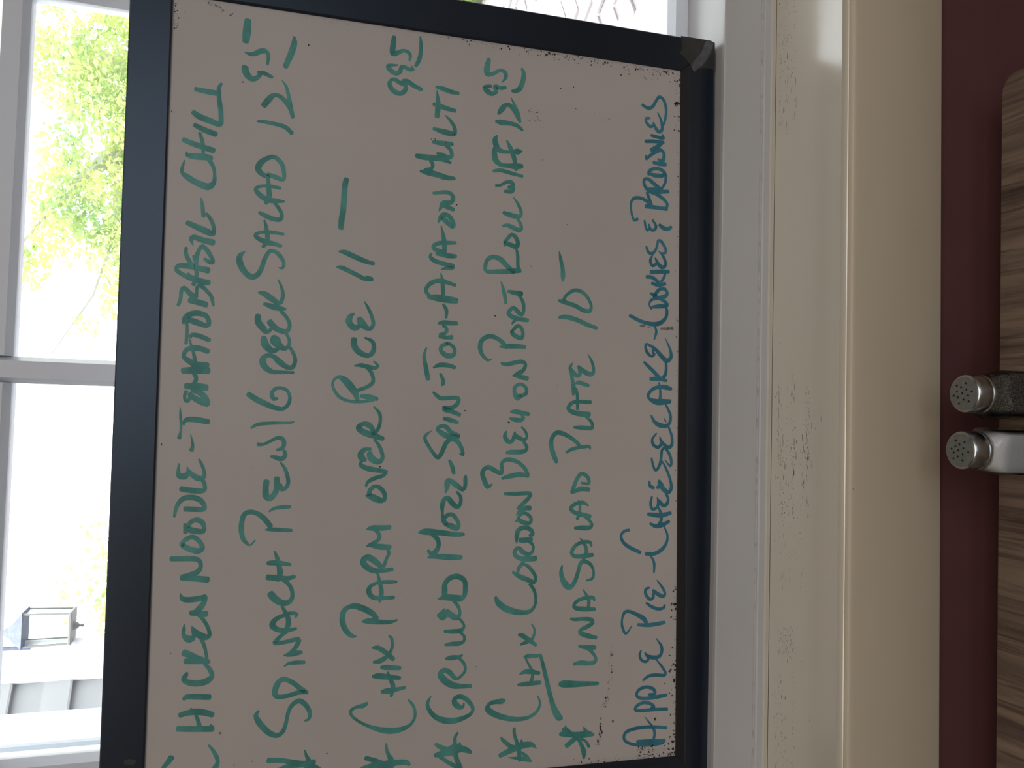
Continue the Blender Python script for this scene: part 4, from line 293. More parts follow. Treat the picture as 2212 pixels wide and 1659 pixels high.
# rows: world X, Y, Z axes written in camera space (x right, y down, z forward); the phone was held on its side
AX = ((0.02622763, -0.99869387, 0.04384811), (-0.30582347, 0.03374409, 0.95149006), (-0.95172691, -0.03836511, -0.304539))
mw = Matrix.Identity(4)
for i in range(3):
    mw[i][0] = AX[i][0]; mw[i][1] = -AX[i][1]; mw[i][2] = -AX[i][2]
mw.translation = (0, 0, ZC)
cam.matrix_world = mw

W = bpy.data.worlds.new('sky'); SC.world = W; W.use_nodes = True
bg = W.node_tree.nodes['Background']
bg.inputs[0].default_value = (0.93, 0.97, 1.0, 1); bg.inputs[1].default_value = 4.4
sun_d = bpy.data.lights.new('sun', 'SUN'); sun_d.energy = 6.5; sun_d.angle = 0.01; sun_d.color = (1.0, 0.95, 0.86)
sun = bpy.data.objects.new('sun', sun_d); COL.objects.link(sun)
sun.location = (2, -6, 9); sun.rotation_euler = Vector((0.62, 0.50, -1.0)).to_track_quat('-Z', 'Y').to_euler()
def area(name, loc, target, sx, sy, power, color):
    d = bpy.data.lights.new(name, 'AREA'); d.shape = 'RECTANGLE'; d.size = sx; d.size_y = sy
    d.energy = power; d.color = color
    o = bpy.data.objects.new(name, d); COL.objects.link(o); o.location = loc
    o.rotation_euler = (Vector(target) - Vector(loc)).to_track_quat('-Z', 'Y').to_euler(); return o
area('ceiling_fill_light', (0.1, -1.3, 2.56), (0.1, -1.3, 0), 2.6, 1.6, 29.0, (1.0, 0.93, 0.86))  # unseen fill lamp added below the ceiling to brighten the room
area('back_fill_light', (0.7, -3.2, 2.0), (0.3, 0, 1.8), 2.6, 1.0, 15.5, (0.70, 0.85, 1.0))  # added bluish fill, no window there; gives the board's top rail its sheen
SC.view_settings.view_transform = 'Standard'; SC.view_settings.look = 'None'
SC.view_settings.exposure = 0.0; SC.view_settings.gamma = 1.0; SC.view_settings.use_curve_mapping = False

# ------------------------------------------------------------------ helpers
def mesh(name, verts, faces, mat, parent=None, smooth=False):
    me = bpy.data.meshes.new(name); me.from_pydata([tuple(v) for v in verts], [], faces); me.update()
    if smooth:
        for p in me.polygons: p.use_smooth = True
    me.materials.append(mat)
    o = bpy.data.objects.new(name, me); COL.objects.link(o)
    if parent: o.parent = parent
    return o
def link_copy(o, parent=None, loc=None):
    c = o.copy(); COL.objects.link(c)
    if parent: c.parent = parent
    if loc: c.location = loc
    return c
def empty(name, loc=(0, 0, 0)):
    o = bpy.data.objects.new(name, None); COL.objects.link(o); o.location = loc; o.empty_display_size = .05; return o
def tag(o, label=None, cat=None, group=None, kind=None):
    if label: o['label'] = label
    if cat: o['category'] = cat
    if group: o['group'] = group
    if kind: o['kind'] = kind
    return o
class MB:
    def __init__(s): s.v = []; s.f = []
    def add(s, vs, fs):
        n = len(s.v); s.v += [tuple(v) for v in vs]; s.f += [tuple(i + n for i in f) for f in fs]; return s
    def box(s, x0, x1, y0, y1, z0, z1, b=0.0):
        if b <= 0:
            vs = [(x, y, z) for z in (z0, z1) for y in (y0, y1) for x in (x0, x1)]
            return s.add(vs, [(0, 2, 3, 1), (4, 5, 7, 6), (0, 1, 5, 4), (2, 6, 7, 3), (0, 4, 6, 2), (1, 3, 7, 5)])
        import itertools
        # chamfered box: three vertices for every corner
        idx = {}; vs = []
        for sx, sy, sz in itertools.product((0, 1), repeat=3):
            X = (x0, x1)[sx]; Y = (y0, y1)[sy]; Z = (z0, z1)[sz]
            dx = b if sx == 0 else -b; dy = b if sy == 0 else -b; dz = b if sz == 0 else -b
            for a, p in enumerate(((X, Y + dy, Z + dz), (X + dx, Y, Z + dz), (X + dx, Y + dy, Z))):
                idx[(sx, sy, sz, a)] = len(vs); vs.append(p)
        fs = []
        c = ((0, 0), (1, 0), (1, 1), (0, 1))
        for a in range(3):
            for q in (0, 1):
                def key(i, j):
                    t = [i, j]; t.insert(a, q); return (*t, a)
                loop = [idx[key(i, j)] for i, j in c]
                flip = (q == 0) ^ (a == 1)
                fs.append(tuple(reversed(loop)) if flip else tuple(loop))
        for a in range(3):                                   # edge chamfers run along axis a
            o1, o2 = [k for k in range(3) if k != a]
            for i, j in itertools.product((0, 1), repeat=2):
                def K(t, face):
                    s3 = [0, 0, 0]; s3[a] = t; s3[o1] = i; s3[o2] = j; return idx[(*s3, face)]
                fs.append((K(0, o1), K(1, o1), K(1, o2), K(0, o2)))
        for sx, sy, sz in itertools.product((0, 1), repeat=3):
            fs.append(tuple(idx[(sx, sy, sz, a)] for a in range(3)))
        return s.add(vs, fs)
    def extrude_x(s, prof, x0, x1):
        """closed profile of (y, z) points swept along X"""
        n = len(prof)
        vs = [(x0, y, z) for y, z in prof] + [(x1, y, z) for y, z in prof]
        fs = [(i, (i + 1) % n, (i + 1) % n + n, i + n) for i in range(n)] + [tuple(reversed(range(n))), tuple(range(n, 2 * n))]
        return s.add(vs, fs)
    def lathe(s, prof, c=(0, 0, 0), seg=40, cap=True):
        vs = []; n = len(prof)
        for k in range(seg):
            a = 2 * math.pi * k / seg
            for r, z in prof: vs.append((c[0] + r * math.cos(a), c[1] + r * math.sin(a), c[2] + z))
        fs = []
        for k in range(seg):
            k2 = (k + 1) % seg
            for i in range(n - 1): fs.append((k * n + i, k2 * n + i, k2 * n + i + 1, k * n + i + 1))
        if cap:
            fs.append(tuple(k * n for k in reversed(range(seg)))); fs.append(tuple(k * n + n - 1 for k in range(seg)))
        return s.add(vs, fs)
    def tube(s, pts, rad, seg=6):
        pts = [Vector(p) for p in pts]; n = len(pts); vs = []
        rads = rad if isinstance(rad, (list, tuple)) else [rad] * n
        for i, p in enumerate(pts):
            d = (pts[min(i + 1, n - 1)] - pts[max(i - 1, 0)]).normalized()
            a = d.cross(Vector((0, 0, 1)) if abs(d.z) < .9 else Vector((1, 0, 0))).normalized(); b = d.cross(a)
            for k in range(seg):
                t = 2 * math.pi * k / seg; vs.append(p + (a * math.cos(t) + b * math.sin(t)) * rads[i])
        fs = [(i * seg + k, i * seg + (k + 1) % seg, (i + 1) * seg + (k + 1) % seg, (i + 1) * seg + k) for i in range(n - 1) for k in range(seg)]
        fs += [tuple(reversed(range(seg))), tuple(range((n - 1) * seg, n * seg))]
        return s.add(vs, fs)
    def build(s, name, mat, parent=None, smooth=False):
        o = mesh(name, s.v, s.f, mat, parent, False)
        if smooth:
            for p in o.data.polygons: p.use_smooth = len(p.vertices) <= 4
            try: o.data.set_sharp_from_angle(angle=math.radians(38))
            except Exception: pass
        return o
def ints(t): return [int(a) for a in t.split()]

# ------------------------------------------------------------------ materials
class NT:
    def __init__(s, name):
        s.m = bpy.data.materials.new(name); s.m.use_nodes = True; s.t = s.m.node_tree; s.t.nodes.clear()
        s.out = s.t.nodes.new('ShaderNodeOutputMaterial')
    def n(s, typ, **kw):
        o = s.t.nodes.new('ShaderNode' + typ)
        for k, v in kw.items():
            if k.startswith('_'): setattr(o, k[1:], v)
            else: o.inputs[k.replace('__', ' ')].default_value = v
        return o
    def l(s, a, b): s.t.links.new(a, b)
def coords(N, scale=(1, 1, 1), obj=True):
    tc = N.n('TexCoord'); mp = N.n('Mapping'); mp.inputs['Scale'].default_value = scale
    N.l(tc.outputs['Object' if obj else 'Generated'], mp.inputs[0]); return mp.outputs[0]
def ramp(N, fac, stops):
    r = N.n('ValToRGB'); N.l(fac, r.inputs[0]); e = r.color_ramp.elements
    e[0].position, e[0].color = stops[0][0], (*stops[0][1], 1); e[1].position, e[1].color = stops[1][0], (*stops[1][1], 1)
    for p, c in stops[2:]:
        k = e.new(p); k.color = (*c, 1)
    return r.outputs[0]
def paint(name, c1, c2=None, scale=(4, 4, 4), rough=.5, bump=0.0, bscale=(200, 200, 200), coat=0.0, spec=.5, metal=0.0, crough=.1, coat_ior=1.5, tint=(1, 1, 1), detail=4, lo=.3, hi=.7):
    N = NT(name); b = N.n('BsdfPrincipled', Roughness=rough, Metallic=metal)
    b.inputs['Specular IOR Level'].default_value = spec
    b.inputs['Coat Weight'].default_value = coat; b.inputs['Specular Tint'].default_value = (*tint, 1); b.inputs['Coat Roughness'].default_value = crough; b.inputs['Coat IOR'].default_value = coat_ior
    if c2:
        nz = N.n('TexNoise', Scale=1.0, Detail=detail); N.l(coords(N, scale), nz.inputs['Vector'])
        N.l(ramp(N, nz.outputs[0], [(lo, c1), (hi, c2)]), b.inputs['Base Color'])
    else: b.inputs['Base Color'].default_value = (*c1, 1)
    if bump:
        nb = N.n('TexNoise', Scale=1.0, Detail=3); N.l(coords(N, bscale), nb.inputs['Vector'])
        bp = N.n('Bump', Strength=bump, Distance=.001); N.l(nb.outputs[0], bp.inputs['Height']); N.l(bp.outputs[0], b.inputs['Normal'])
    N.l(b.outputs[0], N.out.inputs[0]); return N.m
def clear(name, tint=(1, 1, 1), gloss=1.0, rough=.02):
    N = NT(name); tr = N.n('BsdfTransparent'); tr.inputs[0].default_value = (*tint, 1)
    gl = N.n('BsdfGlossy', Roughness=rough); fr = N.n('Fresnel', IOR=1.45)
    ml = N.n('Math', _operation='MULTIPLY'); ml.inputs[1].default_value = gloss; N.l(fr.outputs[0], ml.inputs[0])
    mx = N.n('MixShader'); N.l(ml.outputs[0], mx.inputs[0]); N.l(tr.outputs[0], mx.inputs[1]); N.l(gl.outputs[0], mx.inputs[2])
    N.l(mx.outputs[0], N.out.inputs[0]); return N.m
def ink(name, ca, cb, a_lo, a_hi):
    """marker ink: slightly see-through, streaky, darker where strokes cross"""
    N = NT(name); b = N.n('BsdfPrincipled', Roughness=.45)
    nz = N.n('TexNoise', Scale=1.0, Detail=3); N.l(coords(N, (38, 38, 38)), nz.inputs['Vector'])
    N.l(ramp(N, nz.outputs[0], [(.35, ca), (.65, cb)]), b.inputs['Base Color'])
    n2 = N.n('TexNoise', Scale=1.0, Detail=2); N.l(coords(N, (90, 90, 90)), n2.inputs['Vector'])
    mr = N.n('MapRange'); mr.inputs['From Min'].default_value = .3; mr.inputs['From Max'].default_value = .7
    mr.inputs['To Min'].default_value = a_lo; mr.inputs['To Max'].default_value = a_hi; N.l(n2.outputs[0], mr.inputs['Value'])
    tr = N.n('BsdfTransparent'); mx = N.n('MixShader'); N.l(mr.outputs[0], mx.inputs[0]); N.l(tr.outputs[0], mx.inputs[1]); N.l(b.outputs[0], mx.inputs[2])
    N.l(mx.outputs[0], N.out.inputs[0]); return N.m

M = {}
M['white_panel'] = paint('white_panel', (.56, .51, .485), (.60, .545, .515), (5, 5, 5), rough=.38, spec=.35)
M['black_frame'] = paint('black_frame', (.009, .013, .022), (.012, .017, .028), (9, 9, 9), rough=.30, spec=.8, tint=(.72, .84, 1.0))  # blue of the lens flare put into the specular tint
M['frame_lip'] = paint('frame_lip', (.014, .0125, .0125), rough=.5)
M['green_ink'] = ink('green_ink', (.055, .275, .24), (.115, .41, .365), .84, .97)
M['blue_ink'] = ink('blue_ink', (.035, .20, .285), (.06, .28, .37), .84, .95)
M['dirt'] = paint('dirt', (.02, .014, .012), (.06, .04, .035), (300, 300, 300), rough=.8)
M['smudge'] = ink('smudge', (.10, .10, .10), (.22, .22, .22), .35, .75)
M['tape'] = paint('tape', (.030, .030, .029), (.050, .050, .048), (60, 60, 60), rough=.35, spec=.6)
M['tape_fold'] = paint('tape_fold', (.065, .068, .075), (.13, .135, .15), (120, 120, 120), rough=.4, spec=.6)
M['vinyl'] = paint('vinyl', (.54, .53, .53), (.57, .56, .56), (6, 6, 6), rough=.35)
M['vinyl_dirty'] = paint('vinyl_dirty', (.40, .37, .37), (.60, .565, .575), (90, 40, 40), rough=.5, lo=.25, hi=.5)
M['sash'] = paint('sash', (.87, .90, .97), rough=.35)  # lens haze put into the colour: brighter and bluer than the vinyl
M['cream_gloss'] = paint('cream_gloss', (.76, .70, .575), (.81, .75, .625), (3, 9, 9), rough=.30, bump=.10, bscale=(8, 260, 120), coat=1.0, crough=.17, coat_ior=1.95)
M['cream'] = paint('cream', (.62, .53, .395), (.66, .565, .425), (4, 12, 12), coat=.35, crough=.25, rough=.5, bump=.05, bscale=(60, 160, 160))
M['caulk'] = paint('caulk', (.62, .57, .475), (.66, .605, .505), (30, 30, 30), rough=.6)
M['scuff'] = ink('scuff', (.03, .024, .018), (.10, .08, .06), .78, 1.0)
M['red_wall'] = paint('red_wall', (.115, .046, .047), (.130, .053, .054), (12, 12, 12), rough=.6, bump=.08, bscale=(300, 300, 300), spec=.3)
M['room_wall'] = paint('room_wall', (.44, .40, .36), rough=.8)
M['ceiling'] = paint('ceiling', (.66, .63, .58), rough=.9)
M['floor'] = paint('floor', (.16, .10, .06), (.22, .14, .09), (1, 14, 1), rough=.5)
M['glass'] = clear('glass', (.98, .99, .985), .8)
M['shaker_glass'] = clear('shaker_glass', (.90, .92, .91), 1.5, .04)
M['steel'] = paint('steel', (.46, .47, .46), (.58, .59, .58), (90, 90, 90), rough=.26, metal=1.0)
M['steel_dull'] = paint('steel_dull', (.21, .22, .21), (.27, .28, .265), (160, 160, 160), rough=.48, metal=.65, spec=.4)
M['hole'] = paint('hole', (.008, .008, .008), rough=.9)
M['salt'] = paint('salt', (.72, .69, .70), (.80, .77, .77), (700, 700, 700), rough=.9)
M['pepper'] = paint('pepper', (.030, .026, .022), (.26, .23, .19), (900, 900, 900), rough=.9, detail=2, lo=.42, hi=.66)
M['exterior_white'] = paint('exterior_white', (.80, .84, .88), rough=.5)
M['siding'] = paint('siding', (.32, .335, .345), (.365, .38, .39), (2, 2, 9), rough=.6)
M['lantern_metal'] = paint('lantern_metal', (.10, .125, .20), (.18, .21, .32), (40, 40, 40), rough=.5)
M['lantern_frame'] = paint('lantern_frame', (.24, .245, .24), rough=.5)
M['lantern_glass'] = clear('lantern_glass', (.93, .95, .93), 1.0, .1)
M['bark'] = paint('bark', (.46, .45, .44), (.56, .54, .53), (20, 20, 20), rough=.9)
M['paver'] = paint('paver', (.27, .25, .265), (.34, .32, .335), (14, 14, 14), rough=.85, bump=.3, bscale=(90, 90, 90))
M['paver_joint'] = paint('paver_joint', (.23, .215, .23), rough=.95)
def wood():
    N = NT('walnut'); b = N.n('BsdfPrincipled', Roughness=.42); b.inputs['Specular IOR Level'].default_value = .35
    v = coords(N, (48, 3.2, 30)); nz = N.n('TexNoise', Scale=1.0, Detail=7, Roughness=.62, Distortion=.7); N.l(v, nz.inputs['Vector'])
    v2 = coords(N, (190, 7, 90)); n2 = N.n('TexNoise', Scale=1.0, Detail=4, Roughness=.6, Distortion=.3); N.l(v2, n2.inputs['Vector'])
    c1 = ramp(N, nz.outputs[0], [(.30, (.075, .054, .046)), (.68, (.30, .215, .155)), (.42, (.155, .108, .083)), (.53, (.225, .158, .115))])
    c2 = ramp(N, n2.outputs[0], [(.36, (.35, .33, .32)), (.52, (1, 1, 1))])
    mx = N.n('Mix', _data_type='RGBA', _blend_type='MULTIPLY'); mx.inputs[0].default_value = .75
    N.l(c1, mx.inputs[6]); N.l(c2, mx.inputs[7]); N.l(mx.outputs[2], b.inputs['Base Color'])
    bp = N.n('Bump', Strength=.15, Distance=.0006); N.l(n2.outputs[0], bp.inputs['Height']); N.l(bp.outputs[0], b.inputs['Normal'])
    N.l(b.outputs[0], N.out.inputs[0]); return N.m
M['walnut'] = wood()
def leaf():
    N = NT('leaf'); oi = N.n('TexNoise', Scale=1.0, Detail=2); N.l(coords(N, (2.6, 2.6, 2.6)), oi.inputs['Vector'])
    c = ramp(N, oi.outputs[0], [(.30, (.26, .40, .17)), (.58, (.62, .68, .27))])
    d = N.n('BsdfDiffuse'); t = N.n('BsdfTranslucent'); N.l(c, d.inputs[0]); N.l(c, t.inputs[0])
    mx = N.n('MixShader'); mx.inputs[0].default_value = .5; N.l(d.outputs[0], mx.inputs[1]); N.l(t.outputs[0], mx.inputs[2])
    N.l(mx.outputs[0], N.out.inputs[0]); return N.m
M['leaf'] = leaf()

# ------------------------------------------------------------------ the setting: the room
X0, X1, Y0, YW, ZR = -2.3, 2.5, -3.3, 0.680, 2.62       # room box; YW = face of the window wall
WX0, WX1 = -0.425, 0.830                                 # window opening
WZ0, WZ1 = ZC - .5404, ZC + .62
YOUT = 0.95
def struct(o): o['kind'] = 'structure'; return o
b = MB(); b.box(X0 - .2, X1 + .2, YW, YOUT, -.1, WZ0 - .012); b.box(X0 - .2, X1 + .2, YW, YOUT, WZ1, ZR + .1)
b.box(X0 - .2, WX0, YW, YOUT, WZ0 - .012, WZ1); b.box(WX1, X1 + .2, YW, YOUT, WZ0 - .012, WZ1)
struct(b.build('wall_window', M['red_wall']))
struct(MB().box(X0 - .2, X0, Y0 - .2, YW, -.1, ZR + .1).build('wall_left', M['room_wall']))
struct(MB().box(X1, X1 + .2, Y0 - .2, YW, -.1, ZR + .1).build('wall_right', M['room_wall']))
struct(MB().box(X0, X1, Y0 - .2, Y0, -.1, ZR + .1).build('wall_back', M['room_wall']))
struct(MB().box(X0, X1, Y0, YW, -.1, 0).build('floor', M['floor']))
struct(MB().box(X0, X1, Y0, YW, ZR, ZR + .1).build('ceiling', M['ceiling']))
struct(MB().extrude_x([(YW, 0), (YW - .014, 0), (YW - .014, .10), (YW - .006, .12), (YW, .12)], X0, X1).build('baseboard_window', M['cream']))

# cream window board (stool) with its rounded nose, and the apron below it
def P(y, z): return (y, ZC + z)
stool = struct(MB().extrude_x([P(.7725, -.5404), P(.6600, -.5404), P(.6612, -.5485), P(.6606, -.5492),
    P(.6800, -.5494), P(.7725, -.5494)], -.62, 1.02).build('trim_1', M['cream_gloss']))
apron = struct(MB().extrude_x([P(.6800, -.5494), P(.6600, -.5495), P(.6578, -.5499), P(.6563, -.5510), P(.6555, -.5528), P(.6552, -.5555), P(.6548, -.5640), P(.6546, -.5780), P(.6556, -.5980),
    P(.6600, -.6320), P(.6672, -.6690), P(.6676, -.6702), P(.6800, -.6706)], -.60, 1.00).build('trim_2', M['cream']))
for _p in apron.data.polygons: _p.use_smooth = len(_p.vertices) == 4
apron.data.set_sharp_from_angle(angle=math.radians(30))
for k, (a, c) in enumerate(((WX0 - .10, WX0), (WX1, WX1 + .10))):
    struct(MB().box(a, c, .664, .680, WZ0, WZ1 + .10, .003).build('trim_%d' % (3 + k), M['cream']))
struct(MB().box(WX0, WX1, .664, .680, WZ1, WZ1 + .10, .003).build('trim_5', M['cream']))
b = MB(); b.box(WX0 - .001, WX0 + .012, .680, .7725, WZ0, WZ1); b.box(WX1 - .012, WX1 + .001, .680, .7725, WZ0, WZ1); b.box(WX0, WX1, .680, .7725, WZ1 - .012, WZ1)
struct(b.build('trim_6', M['cream']))
MB().extrude_x([P(.7725, -.5404), P(.7668, -.5403), P(.7672, -.5397), P(.7700, -.5385), P(.7725, -.5352)], -.425, .830).build('caulk_bead', M['caulk'], stool)

MB().box(-.42, .82, .7659, .7666, ZC - .5406, ZC - .54025).build('crack', M['scuff'], stool)
# scuff marks on the stool and the apron
rs = random.Random(3)
def blob(b, c, ax, ay, rx, ry, n=7, jit=.35, rot=0.0):
    ang = [2 * math.pi * k / n for k in range(n)]
    pts = []
    for a in ang:
        r = 1 - jit * rs.random(); x = rx * r * math.cos(a); y = ry * r * math.sin(a)
        x, y = x * math.cos(rot) - y * math.sin(rot), x * math.sin(rot) + y * math.cos(rot)
        pts.append(Vector(c) + Vector(ax) * x + Vector(ay) * y)
    b.add(pts, [tuple(range(n))])
b = MB()
for s in DATA['scuffs'].split('|'):
    x, y, L, w = ints(s)
    if y / 1e4 < .6645: continue
    blob(b, (x / 1e4, y / 1e4, ZC - .5404 + .00012), (1, 0, 0), (0, 1, 0), max(L, 5) / 1.7e4, max(w, 3) / 1.5e4, 6, .45)
tag(b.build('scuff_marks', M['scuff'], stool), kind='stuff')
b = MB()
for s in DATA['apron'].split('|'):
    x, z, r = ints(s)
    blob(b, (x / 1e4, .6552 + max(0, -.5555 - z / 1e4) * .0118 / .1130 - .0003, ZC + z / 1e4), (1, 0, 0), (0, 0, 1), r / 1e4, r / 2e4, 7, .3, .6)
tag(b.build('chips', M['scuff'], apron), kind='stuff')

# ------------------------------------------------------------------ the window
win = struct(empty('window_1', (0, 0, 0)))
def zz(a): return ZC + a
# sill of the vinyl frame: stepped front, lip and flat ledge that carries the board
MB().extrude_x([P(.7725, -.5404), P(.7712, -.5404), P(.7712, -.5300), P(.7722, -.5288), P(.7738, -.5284), P(.7738, -.4815), P(.7745, -.4802), P(.7790, -.4800),
    P(.7800, -.4808), P(.7802, -.4868), P(.9300, -.4868), P(.9300, -.5404)], WX0, WX1).build('window_sill', M['vinyl'], win)
MB().extrude_x([P(.7737, -.5286), P(.7733, -.5286), P(.7733, -.5262), P(.7737, -.5262)], WX0 + .01, WX1 - .01).build('dirty_groove', M['vinyl_dirty'], win)
for nm, a, c in (('jamb', WX0, WX0 + .026), ('jamb', WX1 - .026, WX1)):
    MB().box(a, c, .7725, .930, zz(-.5404), WZ1, .001).build(nm, M['vinyl'], win)
MB().box(WX0, WX1, .7725, .930, WZ1 - .030, WZ1, .001).build('head', M['vinyl'], win)
GX = [(-.3234, .0227), (.0475, .3930), (.4180, .7640)]
GZ = [(-.4660, -.1419), (-.1170, .2088), (.2340, .5600)]
YS0, YS1 = .866, .896
def prism_rail(name, x0, x1, z0, z1, sides, mat, parent):
    """flat bar with sloping glazing beads on the given sides (l r b t)"""
    b = MB(); s = .0045
    xi0 = x0 + (s if 'l' in sides else 0); xi1 = x1 - (s if 'r' in sides else 0)
    zi0 = z0 + (s if 'b' in sides else 0); zi1 = z1 - (s if 't' in sides else 0)
    f = [(xi0, YS0, zi0), (xi1, YS0, zi0), (xi1, YS0, zi1), (xi0, YS0, zi1)]
    m = [(x0, .879, z0), (x1, .879, z0), (x1, .879, z1), (x0, .879, z1)]
    k = [(x0, YS1, z0), (x1, YS1, z0), (x1, YS1, z1), (x0, YS1, z1)]
    b.add(f + m + k, [(0, 1, 2, 3)] + [(i, i + 4, (i + 1) % 4 + 4, (i + 1) % 4) for i in range(4)] + [(i + 4, i + 8, (i + 1) % 4 + 8, (i + 1) % 4 + 4) for i in range(4)] + [(11, 10, 9, 8)])
    return b.build(name, mat, parent)
sx0, sx1 = WX0 + .024, WX1 - .024
prism_rail('sash_stile', sx0, GX[0][0], zz(-.4866), zz(.595), 'r', M['sash'], win)
prism_rail('sash_stile', GX[2][1], sx1, zz(-.4866), zz(.595), 'l', M['sash'], win)
prism_rail('sash_rail', GX[0][0], GX[2][1], zz(-.4866), zz(GZ[0][0]), 't', M['sash'], win)
prism_rail('sash_rail', GX[0][0], GX[2][1], zz(GZ[2][1]), zz(.595), 'b', M['sash'], win)
for i in (0, 1): prism_rail('muntin', GX[i][1], GX[i + 1][0], zz(GZ[0][0]), zz(GZ[2][1]), 'lr', M['sash'], win)
for i in (0, 1):
    for j in range(3): prism_rail('muntin', GX[j][0], GX[j][1], zz(GZ[i][1]), zz(GZ[i + 1][0]), 'bt', M['sash'], win)
for gx in GX:
    for gz in GZ: MB().box(gx[0] - .002, gx[1] + .002, .8825, .8855, zz(gz[0]) - .002, zz(gz[1]) + .002).build('pane', M['glass'], win)
# stepped white casing round the window outside
for k, (x0, x1) in enumerate(((WX0 - .06, -.3290), (.770, WX1 + .06))):
    MB().box(x0, x1, .930, .985, zz(-.56), WZ1 + .05, .002).build('outer_casing', M['exterior_white'], win)
for k, (x0, x1) in enumerate(((WX0 - .13, -.3300 ), (.771, WX1 + .13))):
    MB().box(x0, x1, .985, 1.028, zz(-.60), WZ1 + .12, .002).build('outer_casing', M['exterior_white'], win)
MB().box(WX0 - .13, WX1 + .13, .935, 1.05, zz(-.545), zz(-.510), .003).build('outer_sill', M['exterior_white'], win)

# ------------------------------------------------------------------ outside: ground, wing wall, lantern, trees
GZ0 = ZC - 1.25
ground = struct(MB().box(-14, 16, 1.0, 40, GZ0 - .2, GZ0 - .012).build('ground', M['paver_joint']))
proto = None; PW, PL = .105, .215
pr = random.Random(8)
vs0 = MB().box(-PL / 2 + .004, PL / 2 - .004, -PW / 2 + .004, PW / 2 - .004, -.012, .006, .004)
cnt = 0
cells = []
for i in range(-40, 41):                                    # herringbone paving, turned 30 degrees to the house
    for j in range(-40, 41):
        for kind in (0, 1):
            u = (i * 2 + j) * PW + (0 if kind == 0 else PW * 1.5); v = j * PW + (0 if kind == 0 else -PW * .5)
            # herringbone lattice
            uu = i * 4 * PW / 2 * 1.0 + j * PW; vv = j * PW - i * 2 * PW
            if kind == 0: cx_, cy_, rot = uu, vv, 0
            else: cx_, cy_, rot = uu + 1.5 * PW, vv + .5 * PW, math.pi / 2
            a = math.radians(32)
            x = 1.75 + cx_ * math.cos(a) - cy_ * math.sin(a); y = 3.1 + cx_ * math.sin(a) + cy_ * math.cos(a)
            if y < 2.1 or y > 5.2 or abs(x / y - .535) > .13: continue
            cells.append((x, y, rot + a))
seen = []
for x, y, r in sorted(cells, key=lambda c: c[1]):
    if any(abs(x - p[0]) < .05 and abs(y - p[1]) < .05 for p in seen): continue
    seen.append((x, y))
    if cnt >= 290: break
    if proto is None: proto = vs0.build('paver', M['paver'], ground); o = proto
    else: o = link_copy(proto, ground)
    o.location = (x, y, GZ0 - .004 + pr.uniform(-.002, .002)); o.rotation_euler = (pr.uniform(-.01, .01), pr.uniform(-.01, .01), r); cnt += 1

# wing of the house on the left: corner board and lap siding, turned about 30 degrees
wing = struct(empty('wall_wing', (-.752, 3.02, 0)))
wing.rotation_euler = (0, 0, math.atan2(.53, .85))           # local +X points away to the right, the wall runs along -X
MB().box(-3.2, -.10, .012, .20, GZ0 - .05, 3.6).build('sheathing', M['siding'], wing)
b = MB(); b.box(-.128, 0, -.034, .22, GZ0 - .05, 3.6, .003); b.build('corner_board', M['exterior_white'], wing)
EXPO = .167; z = GZ0; sd = None; k = 0
zoff = ZC + .485 - GZ0; z = GZ0 + (zoff % EXPO) - EXPO
while z < 3.4:
    if sd is None:
        sd = MB().extrude_x([(.012, 0), (-.020, 0), (-.021, .006), (-.002, EXPO + .004), (.012, EXPO + .004)], -3.1, -.128).build('clapboard', M['siding'], wing); o = sd
    else: o = link_copy(sd, wing)
    o.location = (0, 0, z); z += EXPO

# small lantern hanging from the corner board
lan = empty('wall_lantern', (-.694, 2.985, ZC + .498))
tag(lan, 'small pale wall lantern with a bluish cap hanging at the house corner outside', 'lantern')
MB().box(-.052, .052, -.045, .045, 0, .009, .002).build('base_plate', M['lantern_frame'], lan)
MB().lathe([(.0005, -.030), (.006, -.026), (.003, -.018), (.011, -.010), (.016, 0)], seg=14).build('finial', M['lantern_frame'], lan, True)
for sx in (-1, 1):
    for sy in (-1, 1):
        MB().tube([(sx * .047, sy * .040, .006), (sx * .050, sy * .043, .140)], .0036, 5).build('corner_bar', M['lantern_frame'], lan)
for sx in (-1, 1):
    b = MB(); b.add([(sx * .047, -.040, .009), (sx * .047, .040, .009), (sx * .050, .043, .138), (sx * .050, -.043, .138)], [(0, 1, 2, 3)]); b.build('lantern_pane', M['lantern_glass'], lan)
    b = MB(); b.add([(-.047, sx * .040, .009), (.047, sx * .040, .009), (.050, sx * .043, .138), (-.050, sx * .043, .138)], [(0, 1, 2, 3)]); b.build('lantern_pane', M['lantern_glass'], lan)
b = MB(); b.add([(-.058, -.05, .138), (.058, -.05, .138), (.058, .05, .138), (-.058, .05, .138), (-.030, -.022, .175), (.010, -.022, .175), (.010, .022, .175), (-.030, .022, .175), (-.012, 0, .215)],
    [(0, 3, 2, 1), (0, 1, 5, 4), (1, 2, 6, 5), (2, 3, 7, 6), (3, 0, 4, 7), (4, 5, 8), (5, 6, 8), (6, 7, 8), (7, 4, 8)])
b.build('lantern_cap', M['lantern_metal'], lan)
MB().tube([(-.012, 0, .205), (-.02, .0, .225), (-.045, .01, .228), (-.062, .015, .20)], .006, 6).build('bracket', M['lantern_metal'], lan, True)
MB().box(-.066, -.056, -.012, .04, .12, .21, .001).build('back_plate', M['lantern_metal'], lan)

